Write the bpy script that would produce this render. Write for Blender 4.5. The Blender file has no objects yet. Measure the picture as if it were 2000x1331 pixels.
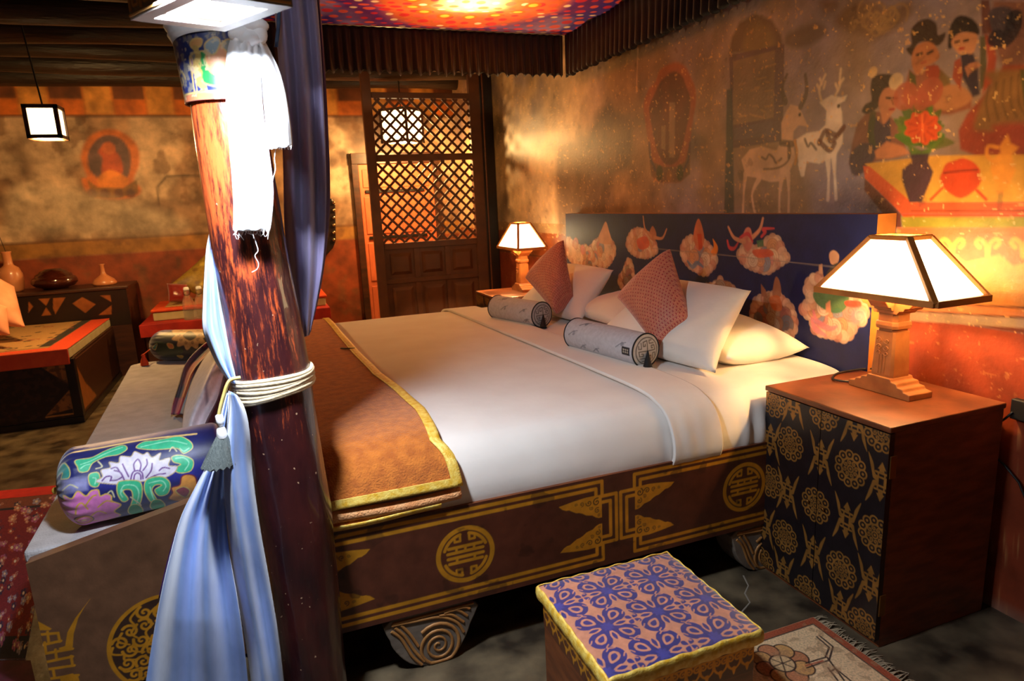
import bpy, math, random
import numpy as np
from mathutils import Matrix, Vector, noise as mnoise
random.seed(7); rng = np.random.default_rng(5)
SC = bpy.context.scene; COL = SC.collection
PI = math.pi

# ------------------------------------------------------------------ camera
H = 1.5; FPX = 1290.9
def _cam(yaw, pit, roll):
    f = np.array([np.cos(yaw)*np.cos(pit), np.sin(yaw)*np.cos(pit), -np.sin(pit)])
    r = np.cross(f, [0, 0, 1]); r /= np.linalg.norm(r); d = -np.cross(r, f)
    return np.array([np.cos(roll)*r+np.sin(roll)*d, -np.sin(roll)*r+np.cos(roll)*d, f])
RM = _cam(math.radians(69.62), math.radians(11.917), math.radians(2.6488))
CP = np.array([0, 0, H])
cd = bpy.data.cameras.new('camera'); co = bpy.data.objects.new('camera', cd); COL.objects.link(co)
cd.sensor_width = 36; cd.lens = 36*FPX/2000; cd.clip_start = .02
co.matrix_world = Matrix([[RM[0][i], -RM[1][i], -RM[2][i], CP[i]] for i in range(3)]+[[0, 0, 0, 1]])
cd.dof.use_dof = True; cd.dof.focus_distance = 2.4; cd.dof.aperture_fstop = 5.0
SC.camera = co
SC.view_settings.view_transform = 'Standard'; SC.view_settings.look = 'None'
SC.view_settings.gamma = 1; SC.view_settings.use_curve_mapping = False
SC.view_settings.exposure = 0.15
W = bpy.data.worlds.new('world'); SC.world = W; W.use_nodes = True
W.node_tree.nodes['Background'].inputs[0].default_value = (.9, .55, .35, 1)
W.node_tree.nodes['Background'].inputs[1].default_value = .06

# power of the lamps the room has
P_KEY = 43.0      # white pendant over the pillar
P_TABLE = 27.0     # bedside lamps
P_CAN = 64.0       # lamp over the canopy cloth
P_LANT = 112.0     # lanterns of the back room

# a photograph's pixel to a point on a plane of the room
def ray(x, y): return RM.T @ np.array([(x-1000)/FPX, (y-665.5)/FPX, 1])
def pl(x, y, ax, v):
    d = ray(x, y); return CP+d*((v-CP[ax])/d[ax])
def pX(x, y, v): return pl(x, y, 0, v)
def pY(x, y, v): return pl(x, y, 1, v)
def pZ(x, y, v): return pl(x, y, 2, v)
def zoomed(ox, oy, s): return lambda x, y: (ox+x/s, oy+y/s)

def S(r, g, b):
    f = lambda c: c/12.92 if c <= .04045 else ((c+.055)/1.055)**2.4
    return (f(r/255), f(g/255), f(b/255))

# ------------------------------------------------------------------ materials
def nd(nt, t, **k):
    n = nt.nodes.new(t)
    for a, v in k.items(): setattr(n, a, v)
    return n
def _bump(nt, bs, vec, scale, strength, dist=.004, detail=4):
    n = nd(nt, 'ShaderNodeTexNoise'); n.inputs['Scale'].default_value = scale; n.inputs['Detail'].default_value = detail
    nt.links.new(vec, n.inputs['Vector'])
    b = nd(nt, 'ShaderNodeBump'); b.inputs['Strength'].default_value = strength; b.inputs['Distance'].default_value = dist
    nt.links.new(n.outputs['Fac'], b.inputs['Height']); nt.links.new(b.outputs[0], bs.inputs['Normal'])
def mat(name, c1, c2=None, ns=8, lo=.35, hi=.65, rough=.6, metal=0, bump=0, bs=60, stretch=(1, 1, 1), sheen=0, coat=0, spec=.5, alpha=1, trans=0, emit=None, paint=False, aniso=0, dist=.004):
    m = bpy.data.materials.new(name); m.use_nodes = True; nt = m.node_tree
    b = nt.nodes['Principled BSDF']
    b.inputs['Roughness'].default_value = rough; b.inputs['Metallic'].default_value = metal
    b.inputs['Sheen Weight'].default_value = sheen; b.inputs['Coat Weight'].default_value = coat
    b.inputs['Specular IOR Level'].default_value = spec; b.inputs['Alpha'].default_value = alpha
    b.inputs['Transmission Weight'].default_value = trans; b.inputs['Anisotropic'].default_value = aniso
    tc = nd(nt, 'ShaderNodeTexCoord'); mp = nd(nt, 'ShaderNodeMapping'); mp.inputs['Scale'].default_value = stretch
    nt.links.new(tc.outputs['Object'], mp.inputs['Vector'])
    if paint:
        at = nd(nt, 'ShaderNodeAttribute', attribute_name='paint')
        n = nd(nt, 'ShaderNodeTexNoise'); n.inputs['Scale'].default_value = ns; n.inputs['Detail'].default_value = 6
        nt.links.new(mp.outputs[0], n.inputs['Vector'])
        mr = nd(nt, 'ShaderNodeMapRange'); mr.inputs[1].default_value = lo; mr.inputs[2].default_value = hi
        mr.inputs[3].default_value = c1; mr.inputs[4].default_value = c2
        nt.links.new(n.outputs['Fac'], mr.inputs[0])
        vm = nd(nt, 'ShaderNodeVectorMath', operation='SCALE')
        nt.links.new(at.outputs['Color'], vm.inputs[0]); nt.links.new(mr.outputs[0], vm.inputs['Scale'])
        nt.links.new(vm.outputs[0], b.inputs['Base Color'])
        ma = nd(nt, 'ShaderNodeMath', operation='MULTIPLY'); ma.inputs[1].default_value = .75
        nt.links.new(at.outputs['Alpha'], ma.inputs[0]); nt.links.new(ma.outputs[0], b.inputs['Metallic'])
    elif c2 is not None:
        n = nd(nt, 'ShaderNodeTexNoise'); n.inputs['Scale'].default_value = ns; n.inputs['Detail'].default_value = 6
        nt.links.new(mp.outputs[0], n.inputs['Vector'])
        cr = nd(nt, 'ShaderNodeValToRGB'); e = cr.color_ramp.elements
        e[0].position = lo; e[1].position = hi; e[0].color = (*c1, 1); e[1].color = (*c2, 1)
        nt.links.new(n.outputs['Fac'], cr.inputs[0]); nt.links.new(cr.outputs[0], b.inputs['Base Color'])
    else: b.inputs['Base Color'].default_value = (*c1, 1)
    if emit:
        b.inputs['Emission Color'].default_value = (*emit[0], 1); b.inputs['Emission Strength'].default_value = emit[1]
    if bump: _bump(nt, b, mp.outputs[0], bs, bump, dist)
    return m
def paint_mat(name, rough=.6, a=.75, b=1.2, ns=12, bump=.2, bs=80, **k): return mat(name, a, b, ns=ns, lo=.3, hi=.7, rough=rough, bump=bump, bs=bs, paint=True, **k)

GOLD = (*S(206, 140, 36), .55)
m_plaster = paint_mat('painted_plaster', .55, .6, 1.35, 7, .35, 40)
m_fresco = paint_mat('painted_mural', .40, .75, 1.2, 9, .3, 60)
m_lacq = paint_mat('painted_lacquer', .38, .8, 1.2, 20, .1, 120)
m_cloth = paint_mat('woven_brocade', .55, .85, 1.15, 60, .25, 700, sheen=.25)
m_silk = paint_mat('silk_brocade', .4, .85, 1.15, 60, .15, 500, sheen=.4)
m_carpet = paint_mat('carpet_pile', .95, .75, 1.3, 150, .8, 500)
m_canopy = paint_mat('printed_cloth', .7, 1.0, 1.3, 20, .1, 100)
def see_through(m, k):
    nt = m.node_tree; b = nt.nodes['Principled BSDF']; o = nt.nodes['Material Output']; t = nd(nt, 'ShaderNodeBsdfTranslucent'); x = nd(nt, 'ShaderNodeMixShader'); x.inputs[0].default_value = k
    nt.links.new(b.inputs['Base Color'].links[0].from_socket, t.inputs[0]); nt.links.new(b.outputs[0], x.inputs[1]); nt.links.new(t.outputs[0], x.inputs[2]); nt.links.new(x.outputs[0], o.inputs[0])
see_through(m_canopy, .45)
m_dark = mat('dark_stained_wood', S(48, 24, 14), S(74, 38, 20), 5, rough=.42, bump=.15, bs=30, stretch=(1, 1, 6))
m_brown = mat('brown_wood', S(92, 46, 22), S(122, 64, 30), 5, rough=.4, bump=.1, bs=30, stretch=(2, 2, 8))
m_lampw = mat('carved_lamp_wood', S(150, 90, 45), S(180, 115, 60), 12, rough=.45, bump=.15, bs=60)
m_shade = mat('shade_frame_wood', S(176, 108, 44), S(196, 126, 56), 12, rough=.4)
m_screen = mat('screen_wood', S(82, 44, 22), S(104, 58, 28), 6, rough=.5, bump=.1, bs=30)
m_door = mat('door_wood', S(186, 88, 50), S(212, 108, 66), 5, rough=.5, bump=.15, bs=30, stretch=(3, 3, 1))
m_black = mat('black_lacquer', S(18, 12, 10), S(34, 18, 12), 6, rough=.35)
m_beam = mat('smoked_log', S(30, 22, 17), S(50, 36, 26), 5, rough=.45, bump=.4, bs=18, stretch=(.5, 3, 3), dist=.02)
m_white = mat('white_cotton', S(222, 212, 204), S(230, 222, 214), 4, rough=.8, bump=.12, bs=9, sheen=.2, dist=.02)
m_pillow = mat('white_pillow_cotton', S(236, 226, 212), S(242, 234, 222), 4, rough=.8, bump=.15, bs=12, sheen=.2, dist=.02)
m_khata = mat('white_silk', S(235, 236, 240), S(245, 246, 250), 20, rough=.7, bump=.2, bs=200, sheen=.3)
m_blanket = mat('orange_wool', S(176, 92, 26), S(206, 116, 36), 30, rough=.95, bump=.9, bs=170, sheen=.25, dist=.006)
m_goldtrim = mat('gold_brocade_trim', S(226, 172, 44), S(246, 214, 110), 60, rough=.45, metal=.12, bump=.5, bs=220)
m_satin = mat('blue_satin', S(122, 152, 216), S(142, 170, 230), 18, rough=.34, metal=.3, bump=.25, bs=30, stretch=(1, 1, .5), dist=.004, sheen=.6)
m_purple = mat('purple_sheer_curtain', S(140, 130, 170), S(164, 154, 194), 6, rough=.5, bump=.1, bs=30, sheen=.5, stretch=(1, 1, .2))
m_lining = mat('deep_purple_lining', S(52, 22, 84), S(64, 30, 100), 6, rough=.6)
m_valance = mat('dark_pleated_cloth', S(20, 15, 12), S(36, 27, 20), 12, rough=.6, bump=.2, bs=90, sheen=.2)
m_rope = mat('cream_cotton_cord', S(214, 190, 150), S(232, 212, 176), 30, rough=.85, bump=.5, bs=120, stretch=(1, 1, 4))
m_tassel = mat('grey_tassel_thread', S(84, 92, 92), S(104, 112, 110), 60, rough=.8, bump=.6, bs=200, stretch=(4, 4, .3))
m_matgrey = mat('grey_felt_mat', S(166, 160, 160), S(186, 180, 180), 14, rough=.95, bump=.7, bs=160, sheen=.3)
m_greyb = paint_mat('grey_linen', .8, .9, 1.1, 60, .2, 500)
m_thread = mat('black_tassel_thread', S(16, 14, 16), rough=.7)
m_terra = mat('terracotta_glaze', S(196, 120, 76), S(210, 138, 92), 8, rough=.3, coat=.3)
m_lacquerbox = mat('dark_red_lacquer', S(52, 18, 10), S(70, 26, 14), 5, rough=.15, coat=.6)
m_pinkp = mat('peach_pillow_cloth', S(214, 140, 100), S(226, 160, 120), 8, rough=.8, bump=.2, bs=30)
m_orange = mat('orange_cloth', S(206, 62, 16), S(222, 80, 24), 10, rough=.7, bump=.2, bs=80)
m_pale = mat('pale_mattress_cloth', S(176, 164, 120), S(190, 180, 140), 10, rough=.8)
m_red = mat('red_cloth', S(150, 22, 12), S(178, 34, 18), 10, rough=.7, bump=.2, bs=90)
m_redfelt = mat('red_floor_felt', S(190, 24, 14), S(206, 34, 20), 20, rough=.9, bump=.3, bs=200)
m_glass = mat('clear_glass', (.9, .95, .95), rough=.05, trans=.9, alpha=.55)
m_goldcush = paint_mat('gold_damask', .5, .8, 1.2, 40, .2, 200)
m_brass = mat('aged_brass', S(150, 110, 60), rough=.4, metal=.9)
m_iron = mat('black_iron', S(30, 24, 20), rough=.5, metal=.5)
m_cord = mat('black_rubber', S(14, 12, 12), rough=.5)
m_carve = mat('carved_weathered_wood', S(96, 84, 74), S(120, 106, 92), 12, rough=.6, bump=.4, bs=50)
m_ridge = mat('gilded_carved_ridge', S(150, 100, 50), S(176, 124, 68), 12, rough=.5, metal=.2)
m_lampgrey = mat('grey_painted_wood', S(120, 112, 104), S(138, 128, 118), 8, rough=.5)
m_maroon = mat('maroon_silk', S(70, 18, 34), S(86, 26, 42), 10, rough=.5, sheen=.3)
m_robe = paint_mat('printed_silk', .55, .9, 1.1, 40, .1, 200, sheen=.2)
m_stud = mat('bright_metal_stud', S(200, 180, 140), rough=.2, metal=1)
def pane(name, col, s): return mat(name, S(240, 225, 190), rough=.6, emit=(col, s))

# ------------------------------------------------------------------ mesh tools
class MB:
    def __init__(s): s.v = []; s.c = []; s.f = []; s.mi = []; s.sm = []; s.n = 0; s.col = False
    def add(s, v, f, mi=0, sm=False, rgba=None):
        v = np.asarray(v, float).reshape(-1, 3); s.v.append(v)
        if rgba is None: s.c.append(np.ones((len(v), 4)))
        else: s.c.append(np.asarray(rgba, float).reshape(-1, 4)); s.col = True
        if isinstance(f, np.ndarray): s.f.append((f+s.n)); k = len(f)
        else: s.f.append([tuple(i+s.n for i in q) for q in f]); k = len(f)
        s.mi += [mi]*k; s.sm += [sm]*k; s.n += len(v)
    def grid(s, P, rgba=None, mi=0, sm=True, cu=False, cv=False, flip=False):
        h, w = P.shape[:2]; i = np.arange(h*w).reshape(h, w)
        if cu: i = np.concatenate([i, i[:, :1]], 1)
        if cv: i = np.concatenate([i, i[:1]], 0)
        q = np.stack([i[:-1, :-1], i[:-1, 1:], i[1:, 1:], i[1:, :-1]], -1).reshape(-1, 4)
        if flip: q = q[:, ::-1]
        s.add(P.reshape(-1, 3), q, mi, sm, None if rgba is None else rgba.reshape(-1, 4))
    def box(s, lo, hi, mi=0, rz=0, piv=None):
        x0, y0, z0 = lo; x1, y1, z1 = hi
        v = np.array([(x0, y0, z0), (x1, y0, z0), (x1, y1, z0), (x0, y1, z0), (x0, y0, z1), (x1, y0, z1), (x1, y1, z1), (x0, y1, z1)], float)
        if rz:
            c = np.array(piv if piv is not None else v.mean(0)); a = v-c; C_, S_ = math.cos(rz), math.sin(rz)
            v = c+np.stack([a[:, 0]*C_-a[:, 1]*S_, a[:, 0]*S_+a[:, 1]*C_, a[:, 2]], 1)
        s.hexa(v, mi)
    def hexa(s, v, mi=0): s.add(v, [(0, 3, 2, 1), (4, 5, 6, 7), (0, 1, 5, 4), (1, 2, 6, 5), (2, 3, 7, 6), (3, 0, 4, 7)], mi)
    def bar(s, a, b, w, t, up=(0, 0, 1), mi=0):
        a = np.array(a, float); b = np.array(b, float); d = b-a; d /= np.linalg.norm(d)
        u = np.cross(d, up); u /= np.linalg.norm(u); n = np.cross(u, d)
        v = [p+sx*u*w/2+sy*n*t/2 for p in (a, b) for sx, sy in ((-1, -1), (1, -1), (1, 1), (-1, 1))]
        s.hexa(np.array(v), mi)
    def tube(s, pts, r, n=12, mi=0, caps=True, flat=1):
        pts = np.asarray(pts, float); k = len(pts); r = np.broadcast_to(np.asarray(r, float), (k,))
        T = np.gradient(pts, axis=0); T /= np.linalg.norm(T, axis=1)[:, None]+1e-12
        u = np.cross(T[0], (0, 0, 1) if abs(T[0][2]) < .9 else (1, 0, 0)); rows = []
        a = np.linspace(0, 2*PI, n, endpoint=False)
        for i in range(k):
            u = u-T[i]*np.dot(u, T[i]); u /= np.linalg.norm(u); w = np.cross(T[i], u)
            rows.append(pts[i]+r[i]*(np.cos(a)[:, None]*u+flat*np.sin(a)[:, None]*w))
        n0 = s.n; s.grid(np.array(rows), None, mi, True, cu=True)
        if caps:
            s.add(rows[0], [tuple(range(n-1, -1, -1))], mi); s.add(rows[-1], [tuple(range(n))], mi)
    def lathe(s, prof, c, n=32, mi=0, sq=False):
        a = np.linspace(0, 2*PI, n, endpoint=False)
        P = np.array([[(c[0]+r*math.cos(t), c[1]+r*math.sin(t), c[2]+z) for t in a] for r, z in prof])
        s.grid(P, None, mi, True, cu=True)
    def prism(s, poly, fn, t0, t1, mi=0):
        k = len(poly); v = [fn(u, w, t0) for u, w in poly]+[fn(u, w, t1) for u, w in poly]
        s.add(v, [tuple(range(k))[::-1], tuple(range(k, 2*k))]+[(i, (i+1) % k, k+(i+1) % k, k+i) for i in range(k)], mi)
    def ball(s, c, r, n=12, mi=0, sq=(1, 1, 1)):
        t = np.linspace(0.02, PI-.02, n); a = np.linspace(0, 2*PI, 2*n, endpoint=False)
        P = np.stack([np.outer(np.sin(t), np.cos(a)), np.outer(np.sin(t), np.sin(a)), np.outer(np.cos(t), np.ones(2*n))], -1)
        s.grid(np.array(c)+P*r*np.array(sq), None, mi, True, cu=True, flip=True)

def rootloc(o):
    l = np.zeros(3)
    while o: l += np.array(o.location); o = o.parent
    return l
def obj(name, mb, mats, parent=None, bevel=0, seg=2, solid=0, sub=0, label=None, weld=False):
    if not isinstance(mats, (list, tuple)): mats = [mats]
    me = bpy.data.meshes.new(name); V = np.concatenate(mb.v)
    if parent is not None: V = V-rootloc(parent)
    loops = []; tot = []
    for b in mb.f:
        if isinstance(b, np.ndarray): loops.append(b.ravel()); tot.append(np.full(len(b), b.shape[1]))
        else:
            loops.append(np.array([i for q in b for i in q], int)); tot.append(np.array([len(q) for q in b], int))
    loops = np.concatenate(loops).astype(np.int32); tot = np.concatenate(tot).astype(np.int32)
    me.vertices.add(len(V)); me.vertices.foreach_set('co', V.astype(np.float32).ravel())
    me.loops.add(len(loops)); me.loops.foreach_set('vertex_index', loops)
    me.polygons.add(len(tot)); st = np.concatenate([[0], np.cumsum(tot)[:-1]]).astype(np.int32)
    me.polygons.foreach_set('loop_start', st)
    me.polygons.foreach_set('material_index', np.array(mb.mi, np.int32)); me.polygons.foreach_set('use_smooth', np.array(mb.sm, bool))
    me.update(calc_edges=True); me.validate()
    if mb.col:
        a = me.attributes.new('paint', 'FLOAT_COLOR', 'POINT'); a.data.foreach_set('color', np.concatenate(mb.c).astype(np.float32).ravel())
    for m in mats: me.materials.append(m)
    o = bpy.data.objects.new(name, me); COL.objects.link(o); o.parent = parent
    if weld: md = o.modifiers.new('weld', 'WELD'); md.merge_threshold = .0004
    if bevel:
        md = o.modifiers.new('bevel', 'BEVEL'); md.width = bevel; md.segments = seg; md.limit_method = 'ANGLE'; md.angle_limit = .6
    if solid:
        md = o.modifiers.new('solid', 'SOLIDIFY'); md.thickness = solid; md.offset = 0
    if sub: md = o.modifiers.new('sub', 'SUBSURF'); md.levels = md.render_levels = sub
    if label: o['label'] = label
    return o
def tag(o, label, cat, group=None, kind=None):
    o['label'] = label; o['category'] = cat
    if group: o['group'] = group
    if kind: o['kind'] = kind
    return o
def thing(name, label, cat, loc=(0, 0, 0), group=None):
    o = bpy.data.objects.new(name, None); o.empty_display_size = .1; COL.objects.link(o); o.location = [float(t) for t in loc]
    return tag(o, label, cat, group)
def struct(o): o['kind'] = 'structure'; return o
def copy_tree(o, parent=None):
    c = o.copy(); COL.objects.link(c); c.parent = parent
    for ch in list(o.children): copy_tree(ch, c)
    return c

# value noise
def _hash(i, j, s): x = np.sin(i*127.1+j*311.7+s*74.7)*43758.5453; return x-np.floor(x)
def vn(U, V, f, seed=0, octv=4):
    out = np.zeros_like(U); amp = 1; tot = 0
    for o in range(octv):
        x = U*f; y = V*f; i = np.floor(x); j = np.floor(y); a = x-i; b = y-j; a = a*a*(3-2*a); b = b*b*(3-2*b)
        n = (_hash(i, j, seed)*(1-a)+_hash(i+1, j, seed)*a)*(1-b)+(_hash(i, j+1, seed)*(1-a)+_hash(i+1, j+1, seed)*a)*b
        out += amp*n; tot += amp; amp *= .5; f *= 2.03; seed += 3
    return out/tot
def smooth(p, closed=False, k=6):
    p = np.asarray(p, float); n = len(p)
    if n < 3: return p
    out = []
    for i in range(n if closed else n-1):
        g = (lambda q: p[q % n]) if closed else (lambda q: p[min(max(q, 0), n-1)])
        a, b, c, d = g(i-1), g(i), g(i+1), g(i+2)
        for t in np.linspace(0, 1, k, endpoint=False):
            out.append(.5*((2*b)+(c-a)*t+(2*a-5*b+4*c-d)*t*t+(3*b-3*c+d-a)*t**3))
    if not closed: out.append(p[-1])
    return np.array(out)

class Cv:
    """paint laid on a grid of surface points (u to the right, v up)"""
    def __init__(s, us, vs, base):
        s.us = np.asarray(us, float); s.vs = np.asarray(vs, float); s.U, s.V = np.meshgrid(s.us, s.vs)
        s.A = np.zeros(s.U.shape+(4,)); s.A[..., :len(base)] = base
        s.px = min(np.diff(s.us).min(), np.diff(s.vs).min())
    def _win(s, lo, hi):
        i0, i1 = np.searchsorted(s.us, [lo[0], hi[0]]); j0, j1 = np.searchsorted(s.vs, [lo[1], hi[1]])
        return slice(max(j0-1, 0), j1+1), slice(max(i0-1, 0), i1+1)
    def _put(s, w, cov, col, a):
        c = np.zeros(4); c[:len(col)] = col; k = np.clip(cov, 0, 1)[..., None]*a
        s.A[w] = s.A[w]*(1-k)+c*k
    def poly(s, pts, col, a=1, soft=None, sm=False):
        pts = smooth(pts, True) if sm else np.asarray(pts, float); soft = soft or s.px
        w = s._win(pts.min(0)-soft, pts.max(0)+soft); X = s.U[w]; Y = s.V[w]
        if X.size == 0: return
        ins = np.zeros(X.shape, bool); d2 = np.full(X.shape, 1e9)
        for i in range(len(pts)):
            x0, y0 = pts[i]; x1, y1 = pts[(i+1) % len(pts)]
            if y0 != y1: ins ^= ((y0 > Y) != (y1 > Y)) & (X < (x1-x0)*(Y-y0)/(y1-y0)+x0)
            L = (x1-x0)**2+(y1-y0)**2+1e-18; t = np.clip(((X-x0)*(x1-x0)+(Y-y0)*(y1-y0))/L, 0, 1)
            d2 = np.minimum(d2, (X-x0-t*(x1-x0))**2+(Y-y0-t*(y1-y0))**2)
        sd = np.sqrt(d2)*np.where(ins, 1, -1); s._put(w, .5+sd/soft, col, a)
    def stroke(s, pts, wd, col, a=1, closed=False, soft=None):
        pts = np.asarray(pts, float); soft = soft or s.px; n = len(pts)
        wd = np.broadcast_to(np.asarray(wd, float), (n,)) if not isinstance(wd, tuple) else np.interp(np.linspace(0, 1, n), np.linspace(0, 1, len(wd)), wd)
        m = wd.max(); w = s._win(pts.min(0)-m-soft, pts.max(0)+m+soft); X = s.U[w]; Y = s.V[w]
        if X.size == 0: return
        best = np.full(X.shape, -1e9)
        for i in range(n if closed else n-1):
            x0, y0 = pts[i]; j = (i+1) % n; x1, y1 = pts[j]
            L = (x1-x0)**2+(y1-y0)**2+1e-18; t = np.clip(((X-x0)*(x1-x0)+(Y-y0)*(y1-y0))/L, 0, 1)
            d = np.sqrt((X-x0-t*(x1-x0))**2+(Y-y0-t*(y1-y0))**2)
            best = np.maximum(best, (wd[i]*(1-t)+wd[j]*t)/2-d)
        s._put(w, .5+best/soft, col, a)
    def disc(s, c, r, col, a=1, ring=0, soft=None, ry=None):
        ry = ry or r; soft = soft or s.px; w = s._win((c[0]-r-ring-soft, c[1]-ry-ring-soft), (c[0]+r+ring+soft, c[1]+ry+ring+soft))
        d = np.sqrt(((s.U[w]-c[0])/r)**2+((s.V[w]-c[1])/ry)**2)*min(r, ry)
        e = min(r, ry)-d if not ring else ring/2-abs(d-min(r, ry)); s._put(w, .5+e/soft, col, a)
    def rect(s, u0, v0, u1, v1, col, a=1): s.poly([(u0, v0), (u1, v0), (u1, v1), (u0, v1)], col, a)
    def mottle(s, f, amp, seed=0, octv=4):
        n = vn(s.U, s.V, f, seed, octv); s.A[..., :3] *= (1+amp*(n-.5)*2)[..., None]
    def fleck(s, f, thr, col, seed=0, a=1, soft=.04, octv=3):
        n = vn(s.U, s.V, f, seed, octv); k = np.clip((n-thr)/soft, 0, 1)*a; c = np.zeros(4); c[:len(col)] = col
        s.A = s.A*(1-k[..., None])+c*k[..., None]

def spiral(c, r, turns=1.4, rot=0, sgn=1, k=22):
    t = np.linspace(0, 1, k); a = rot+sgn*turns*2*PI*t; q = r*(1-t*.88)
    return np.stack([c[0]+q*np.cos(a), c[1]+q*np.sin(a)], 1)
def rot2(p, c, a, s=1):
    p = np.asarray(p, float)*s; C_, S_ = math.cos(a), math.sin(a)
    return np.stack([c[0]+p[:, 0]*C_-p[:, 1]*S_, c[1]+p[:, 0]*S_+p[:, 1]*C_], 1)
def arc(c, r, a0, a1, k=16):
    t = np.radians(np.linspace(a0, a1, k)); return np.stack([c[0]+r*np.cos(t), c[1]+r*np.sin(t)], 1)

def longevity(cv, c, r, col=GOLD):            # round bar-and-arc medallion
    cv.disc(c, r*.92, col, ring=r*.155)
    w = r*.105; P = lambda q: [(c[0]+x*r, c[1]+y*r) for x, y in q]
    for v, hw in ((.30, .56), (.12, .60), (-.06, .60), (-.24, .56)): cv.stroke(P([(-hw, v), (hw, v)]), w, col)
    for sx in (-1, 1):
        cv.stroke(P([(sx*.30, .30), (sx*.30, .12)]), w*.8, col); cv.stroke(P([(sx*.30, -.06), (sx*.30, -.24)]), w*.8, col)
        for sy in (-1, 1):
            a = arc((0, 0), .74, 20, 78) if sx > 0 else arc((0, 0), .74, 102, 160)
            q = [(x, y*sy) for x, y in a]; cv.stroke(P(q), w, col)
            cv.stroke(P([(sx*.155, sy*.72), (sx*.155, sy*.50), (sx*.34, sy*.50), (sx*.34, sy*.58)]), w*.75, col)
    cv.stroke(P([(0, .3), (0, .12)]), w*.8, col)
def character(cv, c, s, rot=0, col=GOLD):     # tall comb-like sign between two horns
    R = lambda q: rot2(q, c, rot, s)
    for sx in (-1, 1):
        cv.poly(R(smooth([(sx*.16, .12), (sx*.30, .30), (sx*.38, .62), (sx*.62, 1.0), (sx*.50, .55), (sx*.40, .22), (sx*.34, .05), (sx*.16, .0)], True)), col)
        cv.poly(R(smooth([(sx*.16, -.12), (sx*.30, -.30), (sx*.38, -.62), (sx*.62, -1.0), (sx*.50, -.55), (sx*.40, -.22), (sx*.34, -.05), (sx*.16, .0)], True)), col)
        cv.stroke(R([(sx*.14, .3), (sx*.14, -.3)]), s*.06, col)
    for v in (.34, .17, -.17, -.34): cv.stroke(R([(-.26, v), (.26, v)]), s*.075, col)
    cv.poly(R([(0, .78), (.17, .48), (.10, .48), (.10, .38), (-.10, .38), (-.10, .48), (-.17, .48)]), col)
    cv.poly(R([(0, -.78), (.17, -.48), (.10, -.48), (.10, -.38), (-.10, -.38), (-.10, -.48), (-.17, -.48)]), col)
def rosette(cv, c, r, col=GOLD, back=None, n=11):
    for i in range(n):
        a = 2*PI*i/n; p = (c[0]+r*.76*math.cos(a), c[1]+r*.76*math.sin(a))
        cv.disc(p, r*.22, col, ring=r*.085); cv.disc((p[0], p[1]), r*.07, col)
    cv.disc(c, r*.54, col, ring=r*.07)
    for i in range(8):
        a = 2*PI*i/8+.2; cv.stroke(spiral((c[0]+r*.36*math.cos(a), c[1]+r*.36*math.sin(a)), r*.14, 1.2, a), r*.06, col)
    cv.disc(c, r*.17, col, ring=r*.07); cv.disc(c, r*.07, col)
def curls(cv, p0, p1, r0, r1, n, col=GOLD, side=1, wd=.35):
    p0 = np.array(p0, float); p1 = np.array(p1, float); d = (p1-p0)/np.linalg.norm(p1-p0); nn = np.array([-d[1], d[0]])
    for i in range(n):
        t = i/(n-1) if n > 1 else 0; r = r0*(1-t)+r1*t; c = p0+(p1-p0)*t+nn*side*r*(.35 if i % 2 else -.2)
        cv.stroke(spiral(c, r, 1.3, math.atan2(d[1], d[0])+(PI if i % 2 else 0), 1 if i % 2 else -1), (r*wd, r*wd*.6), col)
        cv.stroke([c-d*r, c+d*r*1.2], r*.3, col)
def tip(cv, a, b, c, col=GOLD): cv.poly([a, b, c], col)

def plane_grid(us, vs, f):
    U, V = np.meshgrid(us, vs); return f(U, V)

def pillow_pts(C4, th, n=36, pinch=.05, sag=0, bulge=.55):
    """corners (u0v0, u1v0, u1v1, u0v1) -> front and back grids"""
    a, b, c, d = [np.array(q, float) for q in C4]
    u = np.linspace(0, 1, n); U, V = np.meshgrid(u, u)
    Un = U+pinch*(U-.5)*-4*V*(1-V)*abs(2*U-1)**2; Vn = V+pinch*(V-.5)*-4*U*(1-U)*abs(2*V-1)**2
    P = a*((1-Un)*(1-Vn))[..., None]+b*(Un*(1-Vn))[..., None]+c*(Un*Vn)[..., None]+d*((1-Un)*Vn)[..., None]
    N = np.cross(b-a, d-a); N /= np.linalg.norm(N)
    hgt = th/2*((1-abs(2*U-1)**2.6)*(1-abs(2*V-1)**2.6))**bulge
    wr = 1+.10*(vn(U*3, V*3, 1.7, 9, 3)-.5)
    return P+N*(hgt*wr)[..., None], P-N*(hgt*wr)[..., None], U, V
def pillow(name, C4, th, mats, parent=None, rgba=None, **k):
    F, B, U, V = pillow_pts(C4, th, **k); mb = MB()
    mb.grid(F, rgba); mb.grid(B, rgba, flip=True)
    return obj(name, mb, mats, parent, weld=True)

# ------------------------------------------------------------------ the room
XW, YB, ZC = 2.3, 7.8, 2.95
def wl(z):                                         # traced outline -> (u, v) of the mural wall
    return lambda pts, x=XW: np.array([(lambda p: (-p[1], p[2]))(pX(*z(*q), x)) for q in pts])
Z6 = wl(zoomed(1200, 0, 2.5)); Z9 = wl(zoomed(1440, 400, 2.893)); ZP = wl(lambda x, y: (x, y))
us = np.concatenate([np.linspace(-7.8, -4.75, 150)[:-1], np.linspace(-4.75, -3.2, 190)[:-1], np.linspace(-3.2, -1.0, 430)[:-1], np.linspace(-1, 1.5, 150)])
vs = np.concatenate([np.linspace(0, .7, 14)[:-1], np.linspace(.7, 2.75, 390)[:-1], np.linspace(2.75, ZC, 3)])
cv = Cv(us, vs, S(134, 126, 150)); cv.px = .007
n = vn(cv.U, cv.V*.6, 1.6, 3, 5); k = np.clip((n-.42)*4, 0, 1)[..., None]
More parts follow.
